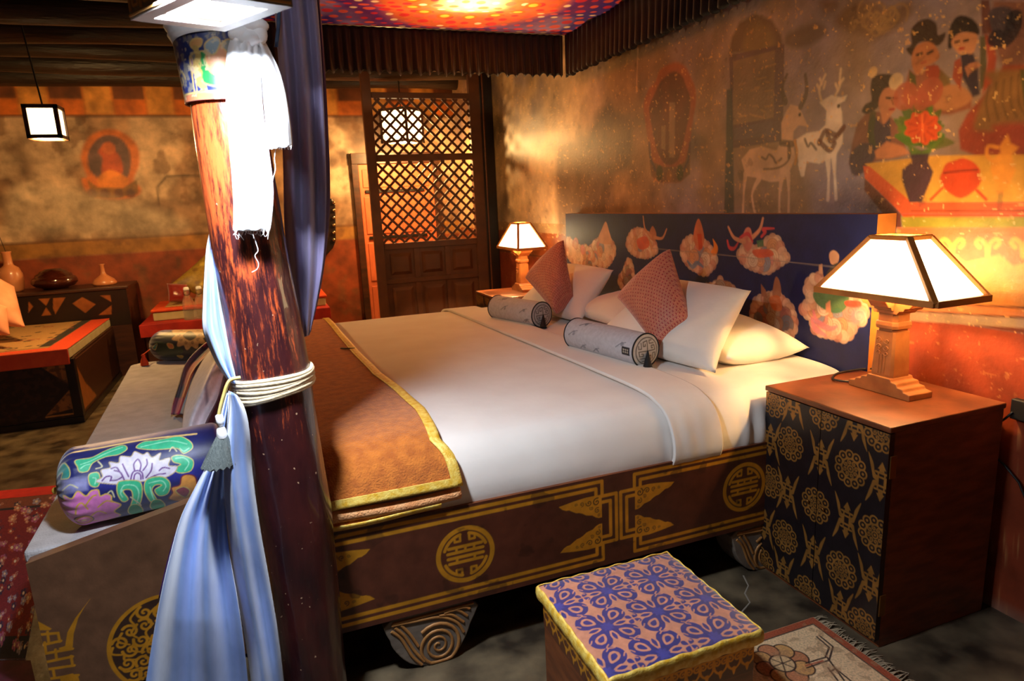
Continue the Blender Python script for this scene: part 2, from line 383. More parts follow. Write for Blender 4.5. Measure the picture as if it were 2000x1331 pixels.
cv.A[..., :3] = cv.A[..., :3]*(1-k)+np.array(S(138, 112, 92))*k
k = np.clip((-cv.U-3.3)/1.2, 0, 1)[..., None]*.8       # far lamp's tan glow put into the plaster colour towards the corner
cv.A[..., :3] = cv.A[..., :3]*(1-k)+np.array(S(198, 156, 104))*k
cv.mottle(2.2, .45, 11, 5); cv.fleck(1.3, .62, S(84, 78, 96), 21, .6, .12, 4); cv.fleck(4, .62, S(170, 140, 115), 31, .25, .2, 5)
cv.fleck(1.1, .66, S(60, 50, 44), 33, .7, .1, 4)
# red-brown dado, grey band
cv.rect(-7.8, 0, 1.5, 1.0, S(128, 52, 28)); cv.rect(-7.8, 1.0, 1.5, 1.02, S(90, 40, 22))
cv.rect(-7.8, 1.02, -4.66, 1.22, S(120, 58, 26)); cv.rect(-7.8, 1.22, -4.66, 1.3, S(130, 88, 40), .6)
BR = S(128, 70, 34); DK = S(52, 34, 28)
# oval shrine
cv.poly(Z6([(290,305),(340,320),(370,370),(395,430),(398,500),(385,580),(375,650),(370,720),(365,800),(340,870),(310,890),(230,890),(190,870),(175,800),(165,700),(150,600),(143,510),(165,440),(200,400),(225,340)]), S(150, 76, 40), .85, .02, True)
cv.poly(Z6([(285,350),(330,370),(350,420),(370,480),(365,560),(345,660),(320,760),(290,800),(245,800),(210,740),(190,660),(175,580),(170,520),(200,450),(225,400)]), S(86, 50, 36), .9, .015, True)
cv.poly(Z6([(268,500),(296,500),(293,770),(266,770)]), S(132, 104, 84), .9); cv.poly(Z6([(230,615),(250,615),(248,735),(228,725)]), S(140, 112, 88), .7)
cv.poly(Z6([(165,720),(185,790),(240,815),(300,815),(345,790),(365,710),(370,850),(320,890),(220,890),(180,860)]), S(96, 76, 56), .8, .01)
for x in (220, 320): cv.disc(Z6([(x, 845)])[0], .035, S(44, 56, 30), .9, ry=.045)
cv.disc(Z6([(268, 860)])[0], .028, S(130, 86, 50), .9, ry=.035)
cv.stroke(Z6([(170,700),(178,780),(200,830)]), .02, S(60, 60, 80), .8); cv.stroke(Z6([(370,700),(362,780),(340,830)]), .02, S(60, 60, 80), .8)
# gate
cv.poly(Z6([(560,260),(575,180),(610,110),(690,65),(770,100),(815,170),(825,250)]), S(66, 48, 42), .9, .02)
cv.poly(Z6([(630,240),(650,150),(690,110),(750,140),(780,220),(700,270)]), S(120, 98, 66), .85, .05, True)
cv.poly(Z6([(560,270),(830,215),(822,690),(575,725)]), S(74, 50, 70), .85); cv.poly(Z6([(580,300),(785,245),(778,575),(578,612)]), S(126, 102, 84), .95)
cv.poly(Z6([(585,625),(775,590),(770,660),(585,685)]), S(96, 80, 96), .8)
cv.poly(Z6([(548,440),(575,430),(585,1040),(535,1045),(545,700)]), S(38, 52, 66), .9, .012)
for i in range(14):
    x, y = rng.uniform(600, 770), rng.uniform(320, 570); cv.stroke(Z6([(x, y), (x+rng.uniform(15, 50), y+rng.uniform(-12, 12))]), .006, S(176, 140, 96), .8)
# deer
DR = S(206, 170, 142); DR2 = S(230, 214, 198); RED = S(92, 34, 34)
cv.poly(Z6([(890,680),(940,650),(1000,640),(1030,610),(1035,540),(1000,500),(1060,465),(1105,475),(1137,465),(1125,492),(1100,505),(1112,550),(1115,640),(1115,700),(1080,760),(1000,800),(940,790),(925,860),(905,830),(890,740)]), DR2, .9, .008)
cv.poly(Z6([(620,780),(660,730),(720,715),(790,735),(815,690),(815,600),(840,540),(860,510),(900,520),(920,560),(946,620),(900,612),(875,640),(872,700),(885,770),(850,850),(820,885),(760,890),(700,870),(640,860)]), DR, .92, .008)
for p, w, c in (([(640,850),(632,940),(628,1040)], .022, DR), ([(705,875),(672,950),(686,1040)], .022, DR), ([(815,880),(806,960),(806,1040)], .02, DR), ([(848,850),(852,950),(850,1040)], .02, DR),
                ([(1042,770),(1046,870),(1042,975)], .022, DR2), ([(1070,750),(1076,860),(1082,970)], .022, DR2), ([(915,800),(918,850)], .03, DR2)): cv.stroke(Z6(smooth(p)), (w*1.5, w*.6, w*.8), c, .85)
for p in ([(1010,490),(1000,440),(1015,400),(1030,365)], [(1003,440),(990,415)], [(1012,410),(1003,385)], [(1080,465),(1100,420),(1102,380),(1106,338)], [(1100,410),(1118,385)], [(1092,440),(1080,410)], [(1022,430),(1030,400)]): cv.stroke(Z6(smooth(p)), .012, S(216, 190, 160), .9)
for p in ([(835,500),(818,430),(842,365)], [(910,520),(938,450),(932,365)]): cv.stroke(Z6(smooth(p)), (.03, .015), S(70, 54, 46), .8)
for p in ([(1000,700),(1030,640),(1060,690),(1120,620)], [(1000,690),(1050,735),(1075,700)], [(1040,640),(1085,660),(1115,630)]): cv.stroke(Z6(smooth(p)), .022, RED, .85)
for p, w in (([(720,768),(740,778),(755,755),(775,770),(790,795),(815,775)], .012), ([(812,700),(852,705),(858,760),(835,800),(790,822),(730,826)], .010), ([(930,680),(945,715),(960,700),(985,730)], .012), ([(815,698),(868,704)], .03), ([(850,700),(852,770)], .016)): cv.stroke(Z6(smooth(p)), w, S(70, 44, 36), .8)
cv.stroke(Z6(smooth([(880,690),(892,740),(882,800)])), .014, S(200, 140, 60), .8); cv.disc(Z6([(905, 560)])[0], .008, S(60, 40, 34)); cv.disc(Z6([(1095, 518)])[0], .008, S(60, 40, 34))
# clouds
for q, c in (([(1080,110),(1110,60),(1160,20),(1260,10),(1350,40),(1440,10),(1450,60),(1400,120),(1330,165),(1270,195),(1200,170),(1130,140)], S(116, 86, 58)), ([(830,210),(850,160),(920,130),(990,110),(1040,150),(1010,190),(930,230),(860,235)], S(72, 58, 52)), ([(1000,10),(1060,0),(1090,30),(1040,55)], S(100, 72, 52))):
    cv.poly(Z6(q), c, .8, .03, True)
for i in range(16):
    c = Z6([(rng.uniform(1110, 1400), rng.uniform(40, 150))])[0]; cv.stroke(spiral(c, rng.uniform(.02, .05), 1.2, i), .008, S(158, 124, 82), .7)
# three seated women
SK = S(184, 118, 84)
cv.poly(Z6([(1145,800),(1160,700),(1185,605),(1230,550),(1290,545),(1350,570),(1420,640),(1420,760),(1280,790),(1180,860)]), S(122, 70, 54), .9, .01)
cv.poly(Z6([(1240,600),(1262,560),(1310,610),(1345,575),(1352,720),(1275,730),(1245,700)]), S(44, 38, 66), .9); cv.stroke(Z6([(1262,560),(1250,650),(1262,720)]), .03, S(58, 66, 34), .8)
cv.poly(Z6([(1150,760),(1210,700),(1275,720),(1262,790),(1205,850),(1160,850)]), S(52, 42, 66), .9, .01, True)
cv.poly(Z6([(1270,740),(1330,690),(1410,715),(1445,750),(1340,775),(1280,775)]), S(196, 122, 80), .9, .01)
cv.poly(Z6([(1250,430),(1262,380),(1300,362),(1370,368),(1402,400),(1385,432),(1335,430),(1300,470),(1290,520),(1240,556),(1208,545),(1225,510),(1255,490)]), S(38, 24, 20), .95, .008, True)
cv.poly(Z6([(1290,500),(1318,435),(1370,432),(1388,480),(1375,530),(1352,560),(1315,607),(1302,560)]), SK, .95, .008, True)
for x in (1338, 1370): cv.stroke(Z6([(x-9, 478), (x+9, 480)]), .008, DK)
cv.stroke(Z6([(1355,490),(1362,510)]), .005, BR); cv.stroke(Z6([(1345,535),(1364,533)]), .009, S(150, 50, 40))
cv.disc(Z6([(1375, 397)])[0], .03, S(206, 176, 140), .9); cv.disc(Z6([(1262, 352)])[0], .02, S(206, 170, 120), .9)
cv.poly(Z6([(1440,340),(1480,365),(1560,310),(1600,345),(1650,430),(1745,470),(1745,530),(1640,560),(1450,560),(1400,480)]), S(136, 72, 44), .9, .012)
cv.poly(Z6([(1520,320),(1580,320),(1600,370),(1560,400),(1520,370)]), S(150, 52, 28), .9); cv.poly(Z6([(1440,345),(1470,370),(1480,470),(1440,460)]), S(66, 74, 30), .9); cv.poly(Z6([(1590,340),(1640,380),(1640,430),(1580,420)]), S(110, 90, 44), .8)
cv.poly(Z6([(1560,520),(1600,430),(1680,415),(1750,470),(1700,520),(1620,540)]), S(176, 116, 74), .9, .01, True)
cv.poly(Z6([(1425,240),(1450,215),(1448,150),(1480,108),(1530,92),(1572,118),(1580,170),(1616,158),(1606,200),(1570,226),(1520,205),(1480,215),(1455,272)]), S(46, 28, 20), .95, .008, True)
cv.poly(Z6([(1452,275),(1478,222),(1530,203),(1570,228),(1587,280),(1550,312),(1512,330),(1480,366),(1455,330)]), S(184, 112, 68), .95, .008, True)
for q in ([(1478,268),(1500,262)], [(1530,262),(1552,250)]): cv.stroke(Z6(q), .009, DK)
cv.stroke(Z6([(1500,308),(1520,302)]), .008, S(168, 72, 50), .8)
cv.poly(Z6([(1690,262),(1752,258),(1775,330),(1785,460),(1750,475),(1695,370)]), S(36, 28, 52), .95, .01)
cv.poly(Z6([(1690,280),(1660,300),(1650,380),(1690,440),(1700,360)]), S(158, 60, 26), .9); cv.poly(Z6([(1785,180),(1820,170),(1815,420),(1785,440)]), S(66, 66, 30), .85)
cv.poly(Z6([(1810,165),(1850,190),(1868,280),(1850,400),(1795,460),(1822,300)]), S(160, 56, 22), .9, .01)
cv.poly(Z6([(1775,300),(1790,320),(1735,360),(1725,375),(1710,330),(1735,310)]), SK, .9)
cv.poly(Z6([(1628,225),(1640,130),(1680,78),(1740,88),(1778,130),(1775,170),(1700,158),(1660,190),(1645,235)]), S(20, 14, 18), .95, .008, True)
cv.poly(Z6([(1645,205),(1690,160),(1768,168),(1766,222),(1745,262),(1700,256),(1680,262)]), S(196, 134, 94), .95, .008, True)
for q in ([(1665,206),(1682,202)], [(1708,200),(1726,196)]): cv.stroke(Z6(q), .008, DK)
cv.stroke(Z6([(1688,238),(1704,236)]), .009, S(168, 52, 36))
# red robes on the right
cv.poly(Z6([(1850,0),(3300,0),(3300,340),(1900,340),(1860,250),(1820,160)]), S(120, 70, 46), .85, .02); cv.poly(Z6([(1790,0),(1830,0),(1850,160),(1795,170)]), S(86, 34, 24), .85)
cv.poly(Z6([(1830,60),(1900,30),(1955,60),(1950,130),(1890,200),(1850,170)]), S(58, 54, 70), .9, .01, True); cv.stroke(Z6(smooth([(1860,185),(1910,190),(1945,140),(1950,90)])), .05, S(26, 22, 40), .9)
cv.poly(Z6([(1680,640),(1720,560),(1790,480),(1860,390),(1900,320),(3300,300),(3300,770),(1790,770),(1690,730)]), S(142, 46, 20), .92, .012)
cv.poly(Z6([(1755,620),(1790,500),(1840,410),(1900,340),(3300,330),(3300,570),(1950,600),(1850,640),(1790,640)]), S(128, 92, 50), .92, .02, True)
cv.poly(Z6([(1980,340),(3300,320),(3300,500),(2000,520)]), S(60, 66, 30), .8)
for i in range(5): cv.stroke(Z6(smooth([(1830+i*36, 420-i*14), (1815+i*40, 500), (1830+i*45, 590-i*6)])), .007, S(96, 66, 34), .7)
# table with vase, bowl and pot
cv.poly(Z6([(1222,800),(1560,760),(3300,738),(3300,990),(1440,990)]), S(206, 148, 50), .95)
cv.poly(Z6([(1215,812),(1245,812),(1452,988),(3300,988),(3300,1045),(1400,1045),(1222,872)]), S(206, 82, 34), .95)
cv.poly(Z6([(1222,872),(1400,1045),(1400,1112),(1365,1112),(1220,930)]), S(96, 40, 22), .9)
cv.stroke(Z6([(1452,1030),(3300,1030)]), .006, S(120, 46, 20), .8)
cv.poly(Z6([(1400,1045),(3300,1045),(3300,1062),(1410,1062)]), S(196, 70, 30)); cv.poly(Z6([(1400,1060),(3300,1062),(3300,1114),(1405,1114)]), S(150, 138, 36), .95)
cv.poly(Z6([(1590,880),(1600,840),(1620,800),(1660,785),(1700,773),(1750,790),(1785,830),(1780,860),(1792,880),(1760,930),(1690,968),(1620,930)]), S(190, 56, 22), .95, .008, True)
cv.stroke(Z6(smooth([(1610,845),(1690,835),(1770,830)])), .008, S(130, 36, 16)); cv.stroke(Z6([(1600,920),(1545,975)]), .01, S(190, 60, 24)); cv.stroke(Z6([(1770,930),(1815,975)]), .01, S(190, 60, 24))
cv.poly(Z6([(1835,830),(1845,780),(1885,745),(1880,715),(1920,655),(1935,700),(1975,720),(1940,760),(1960,830),(1935,890),(1925,950),(1860,950),(1862,890)]), S(222, 142, 48), .9, .01)
cv.stroke(Z6(smooth([(1870,720),(1825,715),(1820,760),(1850,790)])), .012, S(222, 142, 48), .9)
cv.poly(Z6([(1440,735),(1540,735),(1530,790),(1557,840),(1545,880),(1500,988),(1440,988),(1405,880),(1405,830),(1452,790)]), S(54, 30, 52), .96, .008)
for i in range(26):
    a = rng.uniform(-.5, PI+.5); r = rng.uniform(90, 165); x, y = 1500, 690
    e = (x+r*math.cos(a), y-r*1.35*abs(math.sin(a))+20*math.cos(a)); cv.stroke(Z6(smooth([(x, y), (x+(e[0]-x)*.5, y+(e[1]-y)*.6), e])), (.03, .05, .008), S(52+rng.integers(0, 50), 84+rng.integers(0, 40), 26), .85)
cv.poly(Z6([(1420,690),(1500,740),(1590,690),(1540,750),(1450,755)]), S(80, 110, 30), .9, .01)
fl = [(1505+(86+9*math.cos(9*t))*math.cos(t), 625+(78+8*math.cos(9*t))*math.sin(t)) for t in np.linspace(0, 2*PI, 60, endpoint=False)]
cv.poly(Z6(fl), S(206, 72, 24), .97); cv.stroke(Z6([(1503,560),(1508,690)]), .006, S(230, 110, 50))
for i in range(9): a = i*.7; cv.stroke(Z6([(1505+30*math.cos(a), 625+28*math.sin(a)), (1505+72*math.cos(a), 625+64*math.sin(a))]), .008, S(170, 48, 18), .7)
for x, y, r in ((1540,450,.05), (1500,500,.03), (1420,470,.05)): cv.disc(Z6([(x, y)])[0], r, S(168, 80, 56), .8)
# scrolls and bands below the table
cv.poly(ZP([(1752,446),(2520,446),(2520,690),(1752,575)]), S(226, 160, 70), .97); cv.poly(Z9([(905,130),(3000,130),(3000,300),(1700,310),(1560,345),(1480,280),(1290,325),(1180,240),(905,260)]), S(214, 100, 54), .9, .01)
for i in range(9):
    x = 1215+200*i
    for sg in (-1, 1): cv.stroke(Z9(smooth([(x, 290), (x+sg*12, 225), (x+sg*45, 195), (x+sg*65, 215), (x+sg*45, 240)])), .016, S(226, 160, 66), .9)
cv.poly(Z9([(905,470),(3000,560),(3000,660),(905,545)]), S(214, 136, 58), .9); cv.poly(Z9([(905,545),(3000,655),(3000,735),(905,598)]), S(196, 116, 54), .9)
cv.poly(Z9([(905,596),(3000,722),(3000,790),(905,652)]), S(150, 128, 104), .95); cv.stroke(Z9([(905,596),(3000,722)]), .006, S(80, 44, 24)); cv.stroke(Z9([(905,545),(3000,655)]), .006, S(90, 44, 24))
# weather
cv.stroke(ZP([(1246,92),(1243,180)]), .014, S(190, 150, 116), .8); A0 = cv.A.copy(); cv.fleck(38, .76, S(226, 168, 96), 51, .5, .05, 3); cv.fleck(70, .80, S(230, 180, 110), 52, .7, .05, 2); cv.fleck(14, .73, S(60, 44, 40), 55, .4, .08, 4); cv.A = np.where((cv.V < 1.0)[..., None], A0*.7+cv.A*.3, cv.A)
cv.mottle(5, .22, 61, 5); cv.mottle(26, .12, 63, 3)
mb = MB(); mb.grid(plane_grid(us, vs, lambda U, V: np.stack([0*U+XW, -U, V], -1)), cv.A, flip=True, sm=False); mb.box((XW+.002, -1.5, 0), (XW+.15, YB, ZC), 1)
struct(obj('wall_right', mb, [m_fresco, m_dark]))

# back wall with the frieze
us = np.linspace(-3.6, XW, 330); vs = np.linspace(0, ZC, 200); cv = Cv(us, vs, S(172, 132, 98)); cv.px = .02
cv.mottle(1.3, .5, 3, 5); cv.fleck(1.0, .52, S(92, 66, 50), 7, .8, .15, 4); cv.fleck(2.2, .56, S(226, 192, 156), 9, .6, .12, 4)
ZB = lambda pts: np.array([(lambda p: (p[0], p[2]))(pY(*q, YB)) for q in pts])
cv.rect(-3.6, 0, XW, 1.16, S(140, 62, 28)); cv.rect(-3.6, 1.16, XW, 1.31, S(160, 108, 48)); cv.stroke([(-3.6, 1.31), (XW, 1.31)], .02, S(100, 60, 34)); cv.fleck(6, .58, S(110, 70, 40), 12, .6, .1, 4)
cv.rect(-3.6, 2.5, XW, ZC, S(206, 120, 44))
for i in range(22):
    x = -3.6+.27*i
    if i % 2: cv.rect(x, 2.5, x+.27, 2.66, S(216, 112, 34)); cv.rect(x, 2.66, x+.27, ZC, S(120, 66, 34))
    else: cv.rect(x+.02, 2.52, x+.25, ZC, S(222, 150, 66))
cv.stroke([(-3.6, 2.5), (XW, 2.5)], .02, S(90, 56, 36))
cv.poly(ZB([(215,252),(245,262),(268,285),(272,320),(262,350),(275,368),(268,382),(230,390),(190,386),(168,375),(160,350),(170,345),(158,310),(168,275),(190,258)]), S(214, 108, 34), .9, .03, True)
cv.poly(ZB([(215,264),(240,275),(255,305),(250,345),(225,352),(195,350),(175,330),(172,300),(190,272)]), S(86, 70, 74), .9, .02, True)
cv.poly(ZB([(212,278),(222,292),(236,310),(238,340),(200,342),(200,310),(192,295)]), S(186, 76, 34), .95, .02, True); cv.disc(ZB([(212, 290)])[0], .06, S(196, 96, 48)); cv.poly(ZB([(190,350),(215,332),(250,350),(240,366),(200,366)]), S(226, 130, 40), .95, .02, True)
cv.poly(ZB([(170,350),(190,366),(240,368),(268,350),(270,378),(225,388),(180,384)]), S(110, 84, 34), .8, .02)
for x in (180, 205, 232, 255): cv.disc(ZB([(x, 378)])[0], .045, S(90, 44, 40), .8)
cv.stroke(ZB([(310,400),(308,365),(325,345),(360,343),(400,344)]), .02, S(80, 58, 42), .8)
cv.poly(ZB([(20,372),(110,365),(250,395),(360,430),(330,455),(60,455),(15,440)]), S(206, 186, 158), .55, .12, True)  # soft pale patch: lantern light painted onto the plaster
cv.mottle(7, .25, 17, 4)
mb = MB(); mb.grid(plane_grid(us, vs, lambda U, V: np.stack([U, 0*U+YB, V], -1)), cv.A, sm=False); mb.box((-3.6, YB+.002, 0), (XW+.15, YB+.15, ZC), 1)
struct(obj('wall_back', mb, [m_plaster, m_dark]))
mb = MB(); mb.box((-3.75, -1.5, 0), (-3.6, YB+.15, ZC)); struct(obj('wall_left', mb, mat('brown_plaster', S(110, 84, 62), S(140, 110, 80), 3, rough=.8, bump=.3, bs=20)))
m_floor = mat('dark_polished_concrete', S(48, 40, 32), S(120, 104, 80), 6, .36, .70, rough=.3, bump=.2, bs=25, dist=.006)
mb = MB(); mb.box((-3.75, -1.5, -.1), (XW+.15, YB+.15, 0)); struct(obj('floor', mb, m_floor))
mb = MB(); cr = [pZ(x, y, 0) for x, y in ((1452,1125),(1462,1145),(1455,1160),(1465,1178),(1450,1195),(1442,1210),(1450,1232))]
mb.tube([(p[0], p[1], .0008) for p in cr], .0035, 5, flat=.2); o = struct(obj('trim_1', mb, mat('pale_floor_crack', S(150, 140, 126)))); 
mb = MB(); mb.box((-3.75, -1.5, ZC), (XW+.15, YB+.15, ZC+.1)); struct(obj('ceiling', mb, m_beam))
for i in range(9):
    y = 3.0+.58*i; mb = MB(); k = 14; xs = np.linspace(-3.6, XW, k)
    mb.tube([(x, y+.025*math.sin(x*1.7+i), ZC-.10+.012*math.sin(x*2.3+2*i)) for x in xs], .095+.012*np.sin(xs*1.3+i*2), 14)
    struct(obj(f'trim_{i+2}', mb, m_beam))
# door behind the screen
dx0 = pY(697, 318, YB)[0]; dx1 = dx0+.86; mb = MB()
for a, b in (((dx0-.07, YB-.05, 0), (dx0, YB-.001, 2.06)), ((dx1, YB-.05, 0), (dx1+.07, YB-.001, 2.06)), ((dx0-.07, YB-.06, 1.98), (dx1+.07, YB-.001, 2.1))): mb.box(a, b)
fr = struct(obj('door_1', mb, m_dark, bevel=.004))
mb = MB(); mb.box((dx0+.003, YB-.035, .02), (dx1-.003, YB-.002, 1.975)); obj('door_leaf', mb, m_door, fr, bevel=.003)
mb = MB()
for x in (dx0+.02, dx0+.44): 
    for z0, z1 in ((.1, .6), (.66, 1.1), (1.2, 1.62), (1.72, 1.92)): mb.box((x+.02, YB-.045, z0), (x+.36, YB-.034, z1))
obj('door_panel', mb, m_door, fr, bevel=.006)
for z in (1.66, 1.14):
    mb = MB(); mb.box((dx0+.06, YB-.055, z), (dx1-.12, YB-.034, z+.035)); obj('iron_bar', mb, m_iron, fr, bevel=.003)

# ------------------------------------------------------------------ bedside cabinets
NX, N0, N1, NH = 1.736, 1.391, 1.925, .772; NM = (N0+N1)/2
ns = thing('bedside_cabinet', 'brown bedside cabinet with gold medallion doors under the large near lamp', 'cabinet', (2.0, NM, 0), 'bedside cabinets')
mb = MB(); mb.box((NX+.022, N0, .0), (2.25, N1, NH-.02)); obj('body', mb, m_brown, ns, bevel=.003)
mb = MB(); mb.box((NX-.004, N0-.004, NH-.02), (2.254, N1+.004, NH)); obj('top', mb, m_brown, ns, bevel=.004)
QN = lambda pts: np.array([(-p[1], p[2]) for p in (pX(*zoomed(1400, 780, 2.415)(*q), NX) for q in pts)])
DG = (*S(150, 104, 46), .5)
def door_face(y0, y1):
    cv = Cv(np.linspace(-y1, -y0, 130), np.linspace(.03, NH-.024, 330), S(24, 17, 20))
    for q in QN([(345,212),(630,330),(250,388),(465,502),(320,650),(745,642),(585,806),(215,770),(425,915),(690,1078),(505,62),(268,8),(775,160)]): rosette(cv, q, .064, DG)
    for q, a in zip(QN([(252,192),(490,275),(775,392),(333,440),(611,572),(225,592),(452,722),(722,872),(312,815),(578,985),(362,20),(652,108)]), [0]*12): character(cv, q, .085, .0, DG)
    cv.mottle(30, .12, 3)
    return cv
for y0, y1 in ((NM+.0015, N1), (N0, NM-.0015)):
    cv = door_face(y0, y1); mb = MB()
    mb.grid(plane_grid(cv.us, cv.vs, lambda U, V: np.stack([0*U+NX, -U, V], -1)), cv.A, flip=True, sm=False)
    mb.box((NX+.0006, y0, .03), (NX+.0205, y1, NH-.024), 1); dr = obj('door', mb, [m_lacq, m_black], ns)
    hy = NM+(.035 if y0 > NM-.01 else -.035); mb = MB()
    mb.lathe([(.003, -.012), (.008, -.008), (.004, -.003), (.003, .0)], (0, 0, 0), 12)
    V = mb.v[0]; mb.v[0] = np.stack([V[:, 2]+NX-.0005, V[:, 0]+hy, V[:, 1]+.40], 1); obj('knob', mb, m_brass, dr)
for z in (.12, .60):
    mb = MB(); mb.box((NX+.008, N0-.003, z), (NX+.034, N0+.003, z+.075)); obj('hinge', mb, m_brass, ns, bevel=.001)
o2 = copy_tree(ns); o2.location = (1.93, 5.03, 0); o2['label'] = 'brown bedside cabinet on the far side of the bed, mostly hidden by bolster and cushion'

# ------------------------------------------------------------------ bedside lamps
def bars(mb, pts, w, t): 
    for a, b in pts: mb.bar(a, b, w, t)
LX, LY, LZ = 2.05, 1.663, NH
lamp = thing('table_lamp', 'large lit lamp with pale trapezoid shade on the near bedside cabinet', 'lamp', (LX, LY, LZ), 'bedside lamps')
mb = MB(); pf = [(-.125, 0), (.125, 0), (.125, .022), (.10, .026), (.095, .036), (.075, .038), (.07, .05), (.05, .052), (.045, .062), (-.045, .062), (-.05, .052), (-.07, .05), (-.075, .038), (-.095, .036), (-.10, .026), (-.125, .022)]
mb.prism(pf, lambda u, w, t: (LX+t, LY+u, LZ+w), -.055, .055); obj('foot', mb, m_lampw, lamp, bevel=.003)
def sqlathe(mb, prof, ch=.25, mi=0):                 # chamfered square turned up a profile
    P = []
    for r, z in prof:
        q = []
        for sx, sy in ((1, 1), (-1, 1), (-1, -1), (1, -1)):
            a = [(sx*r, sy*r*(1-ch)), (sx*r*(1-ch), sy*r)]; q += a if sx*sy > 0 else a[::-1]
        P.append([(LX+x, LY+y, LZ+z) for x, y in q])
    mb.grid(np.array(P), None, mi, False, cu=True)
    mb.add(P[-1], [tuple(range(8))], mi)
mb = MB(); sqlathe(mb, [(.044, .06), (.045, .07), (.042, .15), (.039, .222)], .18); st = obj('stem', mb, m_lampw, lamp)
mb = MB()
for sg in (-1, 1):
    for c in ((.19, .011), (.165, .012), (.145, .009)): mb.tube([(LX-.0445+.0*sg, LY+sg*.014+(p[0]), LZ+p[1]) for p in spiral((0, c[0]), c[1], 1.2, 0, sg)], .0016, 5)
mb.tube([(LX-.0455, LY, LZ+.07), (LX-.0435, LY, LZ+.14)], .0016, 5); mb.tube([(LX-.0455, LY+.012, LZ+.07), (LX-.0435, LY+.012, LZ+.135)], .0014, 5); mb.tube([(LX-.0455, LY-.012, LZ+.07), (LX-.0435, LY-.012, LZ+.135)], .0014, 5)
obj('carving', mb, m_lampw, st)
mb = MB(); sqlathe(mb, [(.036, .221), (.036, .23), (.044, .234), (.046, .245), (.044, .256), (.039, .259), (.039, .287)], .3); obj('collar', mb, m_lampw, lamp)
mb = MB()
cp = [(-.045, 0), (.045, 0), (.055, .012), (.07, .014), (.075, .024), (.092, .026), (.10, .036), (.115, .05), (-.115, .05), (-.10, .036), (-.092, .026), (-.075, .024), (-.07, .014), (-.055, .012)]
mb.prism(cp, lambda u, w, t: (LX+t, LY+u, LZ+.287+w), -.046, .046); mb.prism([(x*.8, z) for x, z in cp], lambda u, w, t: (LX+u, LY+t, LZ+.287+w), -.036, .036)
obj('capital', mb, m_lampw, lamp, bevel=.002)
zb, zt = LZ+.354, LZ+.548; bx, by, tx, ty = .122, .238, .05, .075
Bc = [np.array((LX+sx*bx, LY+sy*by, zb)) for sx, sy in ((-1, 1), (-1, -1), (1, -1), (1, 1))]; Tc = [np.array((LX+sx*tx, LY+sy*ty, zt)) for sx, sy in ((-1, 1), (-1, -1), (1, -1), (1, 1))]
mb = MB()
for i in range(4):
    j = (i+1) % 4; mb.bar(Bc[i], Bc[j], .02, .022); mb.bar(Tc[i], Tc[j], .016, .016); mb.bar(Bc[i], Tc[i], .02, .016)
obj('shade_frame', mb, m_shade, lamp, bevel=.002)
m_pane = pane('lit_shade_paper', (1, .72, .36), 12)
ctr = np.array((LX, LY, (zb+zt)/2))
for i in range(4):
    j = (i+1) % 4; q = np.array([Bc[i], Bc[j], Tc[j], Tc[i]]); n = np.cross(q[1]-q[0], q[3]-q[0]); n /= np.linalg.norm(n)
    if np.dot(n, q.mean(0)-ctr) < 0: n = -n
    mb = MB(); mb.hexa(np.concatenate([q-n*.004, q-n*.001])); obj('pane', mb, m_pane, lamp)
mb = MB(); mb.bar((LX-bx, LY, zb+.004), (LX+bx, LY, zb+.004), .02, .008); mb.bar((LX, LY-.235, zb+.004), (LX, LY+.235, zb+.004), .02, .008); mb.lathe([(.012, -.02), (.018, 0), (.018, .03), (.012, .04)], (LX, LY, zb), 16); obj('bulb_holder', mb, m_brass, lamp)
def point(name, loc, e, col, r, parent):
    d = bpy.data.lights.new(name, 'POINT'); d.energy = e; d.color = col; d.shadow_soft_size = r
    o = bpy.data.objects.new(name, d); COL.objects.link(o); o.parent = parent; o.location = [float(t) for t in np.array(loc)-rootloc(parent)]; return o
point('bulb', (LX, LY, zb+.115), P_TABLE, (1, .60, .24), .02, lamp)
l2 = copy_tree(lamp); l2.location = (2.0, 5.06, NH); 
for c_ in l2.children:
    if c_.type == 'LIGHT': c_.data = c_.data.copy(); c_.data.energy = P_TABLE*2.6
l2['label'] = 'far lit lamp standing beyond the bed beside the wooden screen'
mb = MB(); g = [pZ(1995, 788, .74)+np.array((0, 0, 0))]
pts = smooth([(LX-.02, LY+.12, NH+.006), (LX-.06, LY+.19, NH+.006), (LX+.05, LY+.25, NH+.006), (2.262, LY+.20, NH+.004), (2.275, LY+.1, .70), (2.285, N0-.05, .5), (2.285, N0-.12, .1), (2.27, N0-.25, .012), (2.2, N0-.45, .01)])
mb.tube(pts, .004, 6); tag(obj('lamp_cord', mb, m_cord), 'thin black cord running from the near lamp down behind its cabinet', 'cord')
mb = MB(); q = pX(1996, 802, 2.285); mb.box(q-np.array((.012, .03, .035)), q+np.array((.014, .03, .035))); pb = thing('wall_plug', 'small black plug on the wall right of the near lamp', 'plug', q); obj('plug_body', mb, m_cord, pb, bevel=.004)
mb = MB(); mb.tube(smooth([q+np.array((-.012, .02, -.01)), q+np.array((-.03, .05, -.05)), q+np.array((-.012, .09, -.02))]), .004, 6); obj('plug_lead', mb, m_cord, pb)

